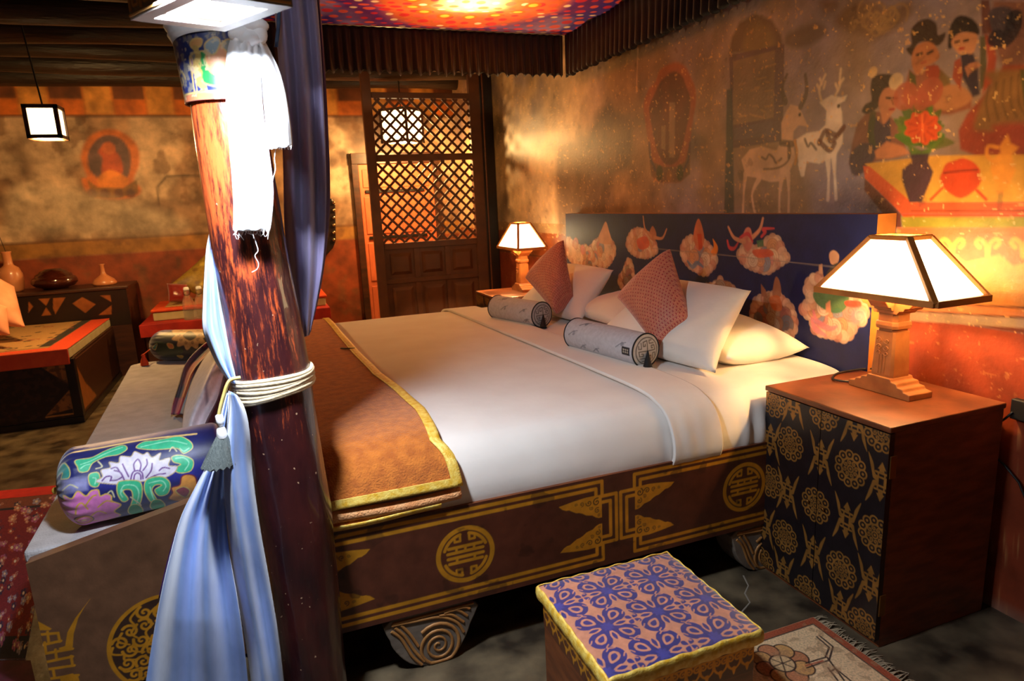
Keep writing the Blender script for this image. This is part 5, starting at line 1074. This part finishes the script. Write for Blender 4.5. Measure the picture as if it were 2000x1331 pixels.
mb = MB(); q = np.array([(c0[0]+.01, yP+.046, .03), (bxr, yP+.046, .03), (c2[0], c2[1], .03), (c1[0]+.01, c1[1]-.01, .03)]); q2 = q.copy(); q2[:, 2] = BZ-.046; mb.hexa(np.concatenate([q, q2])); obj('box', mb, m_brown, bn, bevel=.005)
mb = MB(); a0 = np.array([(c0[0], yP+.048), (bxr, yP+.048), (c2[0], c2[1]), (c1[0]+.10, c1[1]+.01), (c1[0]+.03, c1[1]-.05)])
mb.prism([tuple(p) for p in a0], lambda u, w, t: (u, w, t), BZ-.045, BZ); tag(obj('bench_mat', mb, m_matgrey, bevel=.012, seg=3), 'grey felt mat covering the long bench top', 'mat')

NAVY = S(24, 30, 98)
# near brocade bolster
A, B = pZ(112, 958, BZ+.135), pZ(452, 890, BZ+.135)
R = Roll(A, B, .128); t = thing('brocade_bolster', 'bright navy brocade bolster with white and pink lotuses at the bench near end', 'bolster', A, 'brocade bolsters')
cv = R.cv(330, 330, NAVY); QZ = R.hits(zoomed(0, 800, 2.507))
WL, GR, PK, OR, GE = S(222, 214, 232), S(58, 186, 138), S(216, 120, 192), S(222, 150, 70), S(206, 190, 110)
def mot(p, c, e=GE, w=.003): q = QZ(smooth(p, True, 5)); cv.poly(q, c); cv.stroke(q, w, e, closed=True)
def line(p, c, w=.004): cv.stroke(QZ(smooth(p)), w, c)
cv.poly(QZ([(200,400),(1000,240),(1000,330),(200,430)]), S(44, 48, 150), .7, .02); cv.poly(QZ([(300,345),(430,330),(430,395),(300,420)]), S(150, 150, 200), .8, .01)  # brighter blue band: lit satin painted into the navy
mot([(370,250),(450,235),(520,200),(600,175),(622,195),(580,222),(520,232),(455,262),(430,302),(390,306),(378,280)], GR); mot([(668,188),(700,160),(760,152),(820,142),(880,132),(932,158),(942,190),(900,216),(868,192),(800,196),(740,198)], GR); mot([(842,232),(890,225),(945,250),(935,300),(880,312),(850,290),(885,270),(850,258)], GR)
mot([(262,262),(300,245),(338,290),(335,335),(290,330),(300,300),(262,300)], S(46, 150, 140)); mot([(436,320),(480,310),(490,350),(475,380),(440,370)], GR)
mot([(470,355),(502,330),(495,298),(540,285),(535,258),(580,262),(590,230),(640,232),(660,207),(700,222),(722,211),(745,235),(786,214),(780,250),(832,238),(826,275),(868,280),(850,312),(800,337),(740,347),(700,352),(640,362),(560,367)], WL, S(190, 170, 130))
PU = S(118, 76, 146)
for p in ([(640,345),(650,310),(672,300),(695,310),(700,340)], [(655,345),(660,320),(675,312),(688,322),(690,342)], [(610,350),(590,310),(560,300)], [(600,330),(575,345),(540,350)], [(630,330),(610,290),(600,268)], [(660,300),(655,270),(675,245),(690,270),(685,300)], [(715,335),(740,300),(745,265)], [(725,340),(770,320),(810,315)], [(700,300),(720,270),(718,245)], [(500,350),(520,330),(545,330),(540,350)], [(780,300),(800,285),(830,290)], [(545,290),(570,285),(585,305)]): line(p, PU, .0045)
mot([(575,365),(600,350),(680,352),(697,400),(682,470),(640,482),(650,432),(640,395),(602,400),(628,440),(600,452),(575,412)], GR); mot([(718,345),(790,330),(832,360),(822,412),(780,424),(758,395),(792,372),(760,372),(745,400),(772,452),(740,455),(708,400)], GR)
LG = S(150, 226, 190)
for p in ([(590,400),(610,372),(660,375),(680,410),(668,465)], [(600,430),(590,412),(600,395)], [(730,362),(790,350),(812,375),(800,400)], [(735,380),(745,420),(758,450)], [(395,270),(450,250),(520,215),(600,186)], [(395,290),(415,275),(440,268)], [(690,185),(760,168),(840,155),(915,170)], [(880,190),(900,205),(925,190)], [(860,240),(900,238),(925,262),(905,298)], [(455,335),(470,340),(465,365)]): line(p, LG, .0035)
for p in ([(480,255),(500,280),(470,290)], [(640,430),(690,470),(660,478)], [(830,205),(845,185),(865,205)], [(520,420),(545,400),(560,430)], [(300,400),(340,370),(380,385)]): line(p, S(206, 200, 160), .004)
for c_ in ((662, 492), (770, 468)): mot([(c_[0]-35, c_[1]+5), (c_[0]-20, c_[1]-22), (c_[0]+15, c_[1]-24), (c_[0]+38, c_[1]), (c_[0]+25, c_[1]+20), (c_[0]-20, c_[1]+22)], S(36, 150, 100))
mot([(245,520),(275,500),(262,470),(310,462),(305,430),(350,440),(380,402),(420,425),(447,400),(480,395),(490,425),(520,415),(545,425),(548,450),(592,468),(560,500),(590,520),(520,545),(430,590),(340,600),(270,570)], PK, S(220, 180, 80), .004)
for p in ([(370,520),(375,480),(400,460),(430,490)], [(440,530),(480,500),(520,510)], [(455,545),(500,545),(540,530)], [(330,550),(310,520),(330,500)], [(420,470),(450,430),(470,420)], [(480,480),(520,450),(555,455)]): line(p, S(206, 160, 60), .005)
q = QZ([(412, 545)])[0]; cv.disc(q, .026, S(200, 130, 60)); cv.disc(q, .018, S(216, 120, 170)); cv.disc(q, .008, S(240, 210, 150)); cv.disc(q, .026, S(60, 50, 60), ring=.003)
mot([(828,440),(845,410),(840,385),(880,370),(890,330),(925,320),(960,340),(960,430),(900,450)], OR, S(120, 40, 60), .004); mot([(860,400),(900,380),(930,400),(905,430)], S(150, 60, 80))
line([(230,235),(330,215),(480,190),(700,150),(960,120)], S(226, 190, 120), .009)
for s_ in range(30):                                  # wovens on the unseen side
    u, v = rng.uniform(.05, R.L-.03), rng.choice([-1, 1])*rng.uniform(.27, .40); cv.stroke(spiral((u, v), .03, 1.3, s_), (.012, .006), [GR, PK, WL, OR][s_ % 4])
Ue = np.linspace(0, 1, 330); env = np.minimum(1, np.sqrt(np.clip(1-(1-np.clip(Ue/.13, 0, 1))**2, 0, 1))); env *= np.minimum(1, np.sqrt(np.clip(1-(1-np.clip((1-Ue)/.10, 0, 1))**2, 0, 1)))
env = np.maximum(env, .05)[None, :]*(1+.02*np.sin(cv.V/R.r*26)*np.clip(1-Ue/.22, 0, 1)[None]+.015*(vn(cv.U, cv.V, 9, 3)-.5))
mb = MB(); mb.grid(R.surf(cv.U, cv.V, env), cv.A); obj('cover', mb, m_silk, t, weld=True)
mb = MB(); mb.ball(R.A-R.a*.004, .012, 8, 0, (1, 1, 1)); obj('button', mb, m_goldtrim, t)
# far brocade bolster
A, B = pZ(298, 675, BZ+.108), pZ(470, 672, BZ+.108); R = Roll(A, B, .106); t = thing('brocade_bolster', 'dark green and navy brocade bolster with cream lotus at the bench far end', 'bolster', A, 'brocade bolsters')
cv = R.cv(200, 180, S(22, 28, 50)); QZ = R.hits(zoomed(0, 440, 3.328)); CRM = S(206, 166, 116)
mot([(950,700),(1010,640),(1110,640),(1130,680),(1000,720)], S(76, 66, 130), S(90, 80, 150)); mot([(1010,760),(1120,780),(1190,820),(1100,860),(1020,830)], S(26, 52, 40), S(40, 70, 50))
cc = (1232, 715)
mot([(cc[0]+(105+14*math.cos(11*a))*math.cos(a), cc[1]+(85+12*math.cos(11*a))*math.sin(a)) for a in np.linspace(0, 2*PI, 66, endpoint=False)], CRM, S(190, 150, 90))
for a in np.linspace(0, 2*PI, 10, endpoint=False): cv.stroke(spiral(QZ([(cc[0]+66*math.cos(a), cc[1]+52*math.sin(a))])[0], .012, 1.2, a), .004, S(90, 50, 40))
mot([(1190,720),(1232,690),(1275,722),(1235,750)], S(50, 44, 40), S(90, 60, 40)); mot([(1085,770),(1120,775),(1128,800),(1100,800)], S(196, 120, 70)); mot([(1150,850),(1190,850),(1180,868)], S(190, 160, 60)); mot([(985,800),(1020,770),(1010,810)], S(60, 120, 110))
Ue = np.linspace(0, 1, 200); env = np.minimum(1, np.sqrt(np.clip(1-(1-np.clip(Ue/.16, 0, 1))**2, 0, 1)))*np.minimum(1, np.sqrt(np.clip(1-(1-np.clip((1-Ue)/.16, 0, 1))**2, 0, 1))); env = np.maximum(env, .05)[None]*(1+.02*np.sin(cv.V/R.r*22)*np.clip(1-Ue/.25, 0, 1)[None])
mb = MB(); mb.grid(R.surf(cv.U, cv.V, env), cv.A); obj('cover', mb, m_silk, t, weld=True)
e = pZ(283, 714, BZ+.004); s0 = R.A-R.a*.01; s0[2] -= .02; mb = MB(); mb.tube(smooth([s0, s0*.5+e*.5+np.array((-.01, -.01, .03)), e+np.array((0, 0, .075))]), .004, 6); mb.lathe([(.004, .08), (.014, .07), (.010, .06), (.022, .03), (.026, .002)], e, 14); obj('tassel', mb, m_orange, t, label='orange tassel')

# robes hanging from the bed foot onto the bench
def drape(name, lab, cat, Lp, Rp, zt_, zb_, m, seed, folds=1.5, amp=.02, tex=None, lift=0):
    nv, nu = 70, 36; a, b = edge(Lp, nv, None), edge(Rp, nv, None); P = np.zeros((nv, nu, 3)); s = np.linspace(0, 1, nu)
    for i in range(nv):
        t_ = i/(nv-1)
        for j in range(nu):
            x, y = a[i]*(1-s[j])+b[i]*s[j]; z = zt_+(zb_-zt_)*t_+lift*math.sin(PI*s[j])*(.4+.6*math.sin(PI*min(1, t_*1.0)))+amp*.5*math.sin(2*PI*folds*s[j]+seed+2*t_); P[i, j] = pZ(x, y, max(z, BZ+.006))
    rgba = None
    if tex: U, V = np.meshgrid(s, np.linspace(0, 1, nv)); rgba = tex(U, V)
    mb = MB(); mb.grid(P, rgba); o = obj(name, mb, m, solid=.006); return tag(o, lab, cat, 'garments laid over the bench')
def t_pat(U, V):
    c = Cv(np.linspace(0, 1, 36), np.linspace(0, 1, 70), S(48, 34, 52)); c.fleck(2.2, .5, S(150, 40, 70), 3, .9, .05); c.fleck(3, .56, S(120, 96, 120), 8, .9, .05); c.fleck(3.5, .62, S(206, 100, 60), 12, .9, .05)
    c.rect(0, .82, .6, 1, S(190, 30, 96), .8); c.rect(.0, .12, 1, .2, S(196, 60, 76), .7); return c.A
def t_white(U, V):
    c = Cv(np.linspace(0, 1, 36), np.linspace(0, 1, 70), S(246, 240, 250)); c.px = .06
    c.stroke(smooth([(.95, .2), (.6, .28), (.5, .45), (.7, .6)]), .06, S(90, 80, 120), .8); c.stroke(smooth([(.2, .1), (.5, .15), (.9, .12)]), .08, S(180, 150, 120), .8); c.stroke(smooth([(.1, .02), (.6, .06)]), .07, S(80, 60, 100), .8); return c.A
drape('printed_robe', 'dark pink and black printed robe lying over the bench edge', 'robe', [(424,655),(390,680),(362,712),(350,750),(338,790),(335,810)], [(440,662),(412,700),(384,735),(372,770),(364,800),(358,810)], .80, BZ+.02, m_robe, 1, tex=t_pat)
drape('blue_scarf', 'pale blue scarf strip between the printed robe and white robe', 'scarf', [(424,685),(386,725),(366,770),(352,808)], [(434,685),(402,728),(380,770),(366,812)], .80, BZ+.04, mat('pale_blue_silk', S(150, 168, 190), S(170, 186, 206), 9, rough=.5), 2, 1, .01)
drape('red_scarf', 'narrow red scarf edge along the white robe', 'scarf', [(426,672),(400,715),(380,750),(372,782)], [(438,675),(410,720),(388,755),(376,790)], .83, BZ+.09, m_red, 3, 1, .008)
drape('white_robe', 'white lavender silk robe with dark brush strokes hanging over the bench', 'robe', [(426,668),(396,706),(374,752),(360,806),(356,856)], [(446,690),(436,735),(424,780),(404,820),(392,855)], .82, BZ+.03, m_robe, 4, 1.2, .02, t_white, .03)
drape('maroon_robe', 'dark maroon robe strip between the white robe and tassel', 'robe', [(446,690),(434,740),(420,780),(402,822),(390,858)], [(458,700),(450,745),(442,780),(426,830),(414,866)], .80, BZ+.03, m_maroon, 5, 1, .012)

# ------------------------------------------------------------------ lattice screen
YS = 6.45; scx = [pY(x, 400, YS)[0] for x in (724, 742, 926, 946)]; zr = lambda y: pY(835, y, YS)[2]
sn = thing('lattice_screen', 'tall brown wooden screen with diamond lattice above carved panels', 'screen', ((scx[0]+scx[3])/2, YS, 0))
zt_ = zr(150)+.03; x0, x1 = scx[1], scx[2]
for a, b in ((scx[0], scx[1]), (scx[2], scx[3])):
    mb = MB(); mb.box((a, YS-.03, 0), (b, YS+.03, zt_)); obj('post', mb, m_screen, sn, bevel=.004)
R_ = [(zr(193), zr(182)), (zr(314), zr(301)), (zr(483), zr(471)), (zr(549), zr(540)), (zr(640)-.2, zr(640)-.14)]; R_.append((.02, .10))
for a, b in R_:
    mb = MB(); mb.box((x0, YS-.024, a), (x1, YS+.024, b)); obj('rail', mb, m_screen, sn, bevel=.004)
def lattice(za, zb_):
    mb = MB(); st_ = .107; w = .023
    for s in (1, -1):
        k = -60
        while k < 60:                                     # slats at 45 degrees clipped to the opening
            c = k*st_; pts = []
            xa, xb = x0, x1
            lo = max(xa, (xa if s > 0 else xb)*0+xa); ya0 = za; 
            f = lambda x: za+s*(x-x0)+c
            cand = [(x, f(x)) for x in (xa, xb)]+[(x0+s*(z-za-c), z) for z in (za, zb_)]
            cand = sorted({(round(x, 5), round(z, 5)) for x, z in cand if xa-1e-4 <= x <= xb+1e-4 and za-1e-4 <= z <= zb_+1e-4})
            if len(cand) >= 2 and abs(cand[0][0]-cand[-1][0]) > .02:
                yy = YS+(.006 if s > 0 else -.006); mb.bar((cand[0][0], yy, cand[0][1]), (cand[-1][0], yy, cand[-1][1]), .011, w, up=(0, 1, 0)) if False else mb.bar((cand[0][0], yy, cand[0][1]), (cand[-1][0], yy, cand[-1][1]), w, .011, up=(0, 1, 0))
            k += 1
    o = obj('lattice', mb, m_screen, sn)
lattice(R_[1][1], R_[0][0]); lattice(R_[2][1], R_[1][0])
pw = (x1-x0)/3
for za, zb_ in ((R_[3][1], R_[2][0]), (R_[4][1], R_[3][0]), (R_[5][1], R_[4][0])):
    for i in range(3):
        a, b = x0+pw*i+.002, x0+pw*(i+1)-.002; mb = MB(); mb.box((a, YS-.008, za), (b, YS+.008, zb_))
        if zb_-za > .12: mb.hexa(np.array([(a+.05, YS-.0085, za+.04), (b-.05, YS-.0085, za+.04), (b-.05, YS-.0085, zb_-.04), (a+.05, YS-.0085, zb_-.04), (a+.08, YS-.022, za+.07), (b-.08, YS-.022, za+.07), (b-.08, YS-.022, zb_-.07), (a+.08, YS-.022, zb_-.07)])[[3, 2, 1, 0, 7, 6, 5, 4]])
        obj('panel', mb, m_screen, sn)
    for i in (1, 2):
        mb = MB(); x = x0+pw*i; mb.box((x-.025, YS-.02, za), (x+.025, YS+.02, zb_)); obj('stile', mb, m_screen, sn, bevel=.003)
mb = MB(); mb.box((scx[3]+.002, YS-.02, 0), (XW-.002, YS+.06, zt_+.2)); struct(obj('trim_12', mb, m_black, bevel=.004))
mb = MB(); mb.tube([(scx[3]+.03, YS-.03, .05), (scx[3]+.028, YS-.03, 1.2), (scx[3]+.03, YS-.03, zt_)], .008, 8); tag(obj('wall_conduit', mb, m_brown), 'thin brown pipe running up beside the lattice screen', 'pipe')

# ------------------------------------------------------------------ lanterns of the back room
def box_lantern(lab, c, w, h, rz, power, hang):
    t = thing('box_lantern', lab, 'lantern', c, 'wooden box lanterns'); c = np.array(c, float); C_, S_ = math.cos(rz), math.sin(rz)
    W_ = lambda x, y, z: c+np.array((x*C_-y*S_, x*S_+y*C_, z)); b = .026; mb = MB()
    for sx in (-1, 1):
        for sy in (-1, 1): mb.bar(W_(sx*(w-b/2), sy*(w-b/2), -h), W_(sx*(w-b/2), sy*(w-b/2), h), b, b, up=(1, 0, 0))
        for z in (-h+b/2, h-b/2): mb.bar(W_(-w, sx*(w-b/2), z), W_(w, sx*(w-b/2), z), b, b); mb.bar(W_(sx*(w-b/2), -w, z), W_(sx*(w-b/2), w, z), b, b)
    obj('frame', mb, m_dark, t); pm = pane('lit_lantern_paper', (1, .72, .34), 5)
    for k in range(4):
        a = rz+k*PI/2; q = [c+np.array(((w-.012)*math.cos(a)-s*(w-b)*math.sin(a), (w-.012)*math.sin(a)+s*(w-b)*math.cos(a), z)) for s, z in ((-1, -h+b), (1, -h+b), (1, h-b), (-1, h-b))]
        n = np.array((math.cos(a), math.sin(a), 0)); q = np.array(q); mb = MB(); mb.hexa(np.concatenate([q-n*.004, q])); obj('pane', mb, pm, t)
    q = np.array([W_(x*(w-b), y*(w-b), -h+.012) for x, y in ((-1, -1), (1, -1), (1, 1), (-1, 1))]); mb = MB(); mb.hexa(np.concatenate([q, q+np.array((0, 0, .004))])); obj('bottom_pane', mb, pm, t)
    q = q+np.array((0, 0, 2*h-.02)); mb = MB(); mb.hexa(np.concatenate([q, q+np.array((0, 0, .006))])); obj('top_board', mb, m_dark, t)
    mb = MB(); mb.tube([c+np.array((0, 0, h-.02)), np.array(hang)+np.array((0, 0, .01))], .006, 6); obj('cord', mb, m_cord, t)
    for dx, dy, dz in ((0, 0, -h-.03),): point('bulb', c+np.array((dx, dy, dz)), power, (1, .58, .2), .08, t)
    return t
q0, q1 = pY(50, 236, 5.6), pY(112, 238, 5.6); w = (q1[0]-q0[0])/2+.012; h = (pY(80, 203, 5.6)[2]-pY(80, 270, 5.6)[2])/2
box_lantern('lit box lantern with dark frame hanging at far left of the room', ((q0[0]+q1[0])/2, 5.6+w, (pY(80, 203, 5.6)[2]+pY(80, 270, 5.6)[2])/2), w, h, 0, P_LANT, ((q0[0]+q1[0])/2-.05, 5.6+w, ZC))
q0 = pY(785, 247, 7.1); box_lantern('lit box lantern seen through the diamond lattice screen', q0, .165, .17, PI/4, P_LANT*1.3, (q0[0], 7.1, ZC))

# ------------------------------------------------------------------ sitting corner at the back left
DX, DY0, DY1 = -1.40, 5.67, 7.20
db = thing('daybed', 'dark wooden daybed with gold corner ornament at far left', 'daybed', (-2.1, 6.4, 0))
cv = Cv(np.linspace(-2.9, DX, 240), np.linspace(.03, .50, 120), S(34, 18, 12)); OG = S(150, 88, 34); zd = zoomed(0, 440, 3.328); QD = lambda p: np.array([(q[0], q[2]) for q in (pY(*zd(*r), DY0) for r in p)])
cv.poly(QD([(230,900),(420,870),(500,1060),(520,1180),(300,1240),(470,1050)]), OG, .9); cv.fleck(40, .55, S(60, 32, 18), 3, .7)
for p in ([(300,900),(420,875),(440,905),(490,910),(520,1170),(480,1180),(485,1225),(300,1250)],): cv.stroke(QD(p), .012, S(176, 110, 44))
mb = MB(); mb.grid(plane_grid(cv.us, cv.vs, lambda U, V: np.stack([U, 0*U+DY0, V], -1)), cv.A, sm=False); mb.box((-2.9, DY0+.001, .03), (DX, DY1, .50), 1); obj('base', mb, [m_lacq, m_dark], db)
mb = MB(); mb.box((-2.92, DY0-.012, 0), (DX+.012, DY1, .05)); mb.box((DX-.05, DY0-.012, .05), (DX+.012, DY0+.05, .50)); obj('moulding', mb, m_black, db, bevel=.004)
cv2 = Cv(np.linspace(DY0, DY1, 80), np.linspace(.06, .48, 60), S(60, 32, 18)); cv2.poly([(DY0+.06, .45), (DY0+.06, .08), (DY0+.5, .08), (DY0+.22, .27)], OG, .9); mb = MB(); mb.grid(plane_grid(cv2.us, cv2.vs, lambda U, V: np.stack([0*U+DX+.0012, U, V], -1)), cv2.A); obj('side_ornament', mb, m_lacq, db, solid=.002)
mtz = .575; dm = thing('daybed_mattress', 'patterned carpet mattress with orange border on the left daybed', 'mattress', (-2.1, 6.4, .5))
mb = MB(); mb.box((-2.9, DY0, .502), (DX-.01, DY1-.01, mtz-.004)); obj('side', mb, m_pale, dm, bevel=.008)
cv = Cv(np.linspace(-2.9, DX-.01, 200), np.linspace(DY0, DY1-.01, 200), S(176, 132, 76)); cv.rect(DX-.16, DY0, DX, DY1, S(206, 62, 16)); cv.rect(-2.9, DY0, DX, DY0+.1, S(206, 62, 16)); cv.rect(DX-.24, DY0+.1, DX-.16, DY1, S(40, 34, 26)); cv.rect(-2.9, DY0+.1, DX-.16, DY0+.17, S(150, 110, 60))
for i in range(90): c = (rng.uniform(-2.85, DX-.2), rng.uniform(DY0+.14, DY1-.05)); cv.stroke(spiral(c, rng.uniform(.02, .05), 1.2, i), .014, S(52, 40, 28) if i % 3 else S(150, 60, 30))
mb = MB(); mb.grid(plane_grid(cv.us, cv.vs, lambda U, V: np.stack([U, V, 0*U+mtz+.006*vn(U, V, 3, 2)], -1)), cv.A); obj('carpet_top', mb, m_carpet, dm, solid=.006)
mb = MB(); mb.box((-2.9, DY0-.018, .46), (DX-.012, DY0-.002, mtz+.006)); obj('orange_valance', mb, m_orange, dm, bevel=.006)
pil('peach_pillow', 'peach pillow leaning at the left photo edge, rear of two', 'pillow', [pY(-70, 640, 6.25), pY(50, 640, 6.2), pY(28, 560, 6.45), pY(-70, 500, 6.5)], .22, m_pinkp, 'peach pillows')
pil('peach_pillow', 'smaller peach pillow in front at the very left edge', 'pillow', [pY(-60, 662, 5.95), pY(20, 655, 5.95), pY(14, 600, 6.05), pY(-60, 565, 6.08)], .16, m_pinkp, 'peach pillows')
# low chest behind it
KX1 = pY(247, 562, 7.25)[0]; KY0, KY1 = 7.215, 7.76; KZ = pY(150, 566, 7.215)[2]
ch = thing('low_chest', 'dark low chest with diamond front standing behind the left daybed', 'chest', (-1.9, 7.5, 0))
cv = Cv(np.linspace(-2.8, KX1, 220), np.linspace(.5, KZ-.03, 70), S(30, 16, 11)); QK = lambda p: np.array([(q[0], q[2]) for q in (pY(*zd(*r), KY0) for r in p)])
for p in ([(470,510),(535,468),(622,515),(555,572)], [(250,480),(325,475),(300,525)], [(345,475),(425,470),(360,580),(345,540)], [(270,590),(300,535),(335,585)], [(650,458),(715,455),(725,500)], [(640,585),(725,520),(725,580)], [(185,495),(215,530),(185,570)]): cv.poly(QK(p), S(150, 84, 36), .9)
mb = MB(); mb.grid(plane_grid(cv.us, cv.vs, lambda U, V: np.stack([U, 0*U+KY0, V], -1)), cv.A, sm=False); mb.box((-2.8, KY0+.001, 0), (KX1, KY1, KZ-.025), 1); obj('body', mb, [m_lacq, m_dark], ch)
mb = MB(); mb.box((-2.82, KY0-.015, KZ-.025), (KX1+.02, KY1, KZ)); obj('top', mb, m_dark, ch, bevel=.004)
def lathed(name, lab, cat, cx, y, prof, m, grp=None):
    mb = MB(); mb.lathe([(.001, 0)]+prof, (cx, y, KZ), 40); return tag(obj(name, mb, m), lab, cat, grp)
vy = 7.48; X = lambda px: pY(px, 560, vy)[0]
lathed('tall_vase', 'tall terracotta bottle vase at the left end of the chest', 'vase', X(25), vy, [(.07, .0), (.085, .02), (.098, .10), (.095, .17), (.075, .225), (.042, .25), (.036, .27), (.036, .36), (.042, .375), (.040, .38), (.028, .376), (.026, .30)], m_terra)
mb = MB(); b = np.array((X(25), vy, KZ+.37)); mb.tube([b, b+np.array((-.02, 0, .12)), b+np.array((-.035, 0, .2))], .003, 5); mb.ball(b+np.array((-.036, 0, .21)), .009, 6); tag(obj('dry_stem', mb, m_iron), 'thin dry stem standing in the tall terracotta vase', 'stem')
bxx = X(109); lb = thing('lacquer_box', 'round dark lacquer box with tiered lid on the chest', 'box', (bxx, vy, KZ))
mb = MB(); mb.lathe([(.001, 0), (.10, 0), (.105, .012), (.16, .03), (.19, .06), (.192, .075), (.185, .095)], (bxx, vy, KZ), 48); obj('bowl', mb, m_lacquerbox, lb)
mb = MB(); mb.lathe([(.186, .0955), (.175, .112), (.16, .118), (.155, .124), (.15, .14), (.12, .158), (.115, .165), (.11, .172), (.075, .185), (.07, .192), (.001, .194)], (bxx, vy, KZ), 48); obj('lid', mb, m_lacquerbox, lb)
lathed('bottle_vase', 'squat terracotta bottle vase with thin neck on the chest right end', 'vase', X(206), vy, [(.09, 0), (.103, .012), (.105, .03), (.085, .06), (.05, .085), (.026, .105), (.018, .13), (.016, .19), (.022, .20), (.024, .207), (.014, .205), (.012, .15)], m_terra)
# second daybed with red covers
EX0, EX1, EY0, EY1 = -1.12, .60, 6.88, 7.74; EZ = pY(335, 630, EY0)[2]
d2 = thing('red_daybed', 'low daybed under red cloth against the back wall behind the pillar', 'daybed', (-.3, 7.3, 0))
mb = MB(); mb.box((EX0+.03, EY0+.03, 0), (EX1-.03, EY1, EZ-.016)); obj('base', mb, m_dark, d2, bevel=.004)
mb = MB(); mb.box((EX0, EY0, EZ-.015), (EX1, EY1, EZ)); mb.box((EX0-.004, EY0-.008, EZ-.12), (EX1+.004, EY0-.001, EZ-.001)); obj('red_cover', mb, m_red, d2, bevel=.004)
d3 = thing('seat_mattress', 'grey-sided mattress with orange border on the red daybed', 'mattress', (-.3, 7.35, EZ))
mb = MB(); mb.box((EX0+.10, EY0+.16, EZ+.002), (EX1-.02, EY1-.01, EZ+.085)); obj('side', mb, m_pale, d3, bevel=.01)
mb = MB(); mb.box((EX0+.085, EY0+.145, EZ+.086), (EX1-.005, EY1-.01, EZ+.112)); obj('orange_border', mb, m_orange, d3, bevel=.011, seg=3)
cv = Cv(np.linspace(EX0+.2, EX1-.12, 120), np.linspace(EY0+.26, EY1-.02, 60), S(180, 140, 84))
for i in range(40): cv.stroke(spiral((rng.uniform(EX0+.2, EX1-.12), rng.uniform(EY0+.26, EY1-.02)), .03, 1.2, i), .012, S(70, 50, 30))
mb = MB(); mb.grid(plane_grid(cv.us, cv.vs, lambda U, V: np.stack([U, V, 0*U+EZ+.116], -1)), cv.A); obj('carpet_top', mb, m_carpet, d3, solid=.006)
gz = EZ+.12; n = 40; cvg = Cv(np.linspace(0, .5, n), np.linspace(0, .5, n), S(150, 120, 44)); cvg.px = .02
for i in range(30): cvg.disc((rng.uniform(0, .5), rng.uniform(0, .5)), .03, S(120, 86, 40) if i % 2 else S(196, 170, 70), .9)
pil('gold_cushion', 'gold damask cushion standing on its corner on the red daybed', 'cushion', [pY(408, 588, 7.35), pY(470, 545, 7.5), pY(406, 492, 7.6), pY(333, 556, 7.4)], .16, m_goldcush, None, cvg.A, n=40)
pil('red_cushion', 'dark red silk cushion in front of the gold cushion', 'cushion', [pY(330, 590, 7.22), pY(372, 590, 7.22), pY(366, 556, 7.33), pY(326, 554, 7.33)], .12, mat('dark_red_silk', S(120, 22, 16), S(140, 30, 20), 9, rough=.3, sheen=.4))
for lab, px_ in (('clear glass swing-top bottle on the red daybed edge', 372), ('clear glass bottle half hidden by the curtain', 396)):
    b = pY(px_, 622, EY0+.07); b[2] = EZ+.002; t = thing('glass_bottle', lab, 'bottle', b, 'clear glass bottles')
    mb = MB(); mb.lathe([(.001, 0), (.052, 0), (.056, .01), (.056, .15), (.045, .19), (.026, .23), (.022, .26), (.028, .265), (.028, .28), (.02, .285)], b, 24); obj('body', mb, m_glass, t)
    mb = MB(); mb.lathe([(.024, .284), (.026, .295), (.02, .31), (.001, .312)], b, 16); obj('stopper', mb, m_khata, t)
    mb = MB(); a_ = np.linspace(0, 2*PI, 20); mb.tube([b+np.array((.029*math.cos(k), .029*math.sin(k), .255+.02*math.sin(k))) for k in a_], .003, 5, caps=False); obj('clasp', mb, m_iron, t)
# dark studded hanging by the curtain
hg = thing('studded_hanging', 'dark wall hanging edged with bright studs right of the curtain', 'hanging', pY(640, 440, 7.7))
mb = MB(); pts = [(620,390),(648,388),(655,400),(656,470),(650,485),(636,500),(618,510)]; q = [(p[0], p[2]) for p in (pY(x, y, 7.72) for x, y in pts)]; mb.prism(q, lambda u, w, t: (u, t, w), 7.70, 7.78); obj('board', mb, m_black, hg, bevel=.01)
for i in range(6):
    c = pY(652, 396+i*14.5, 7.69); mb = MB(); mb.ball(c, .02, 8); obj('stud', mb, m_stud, hg)
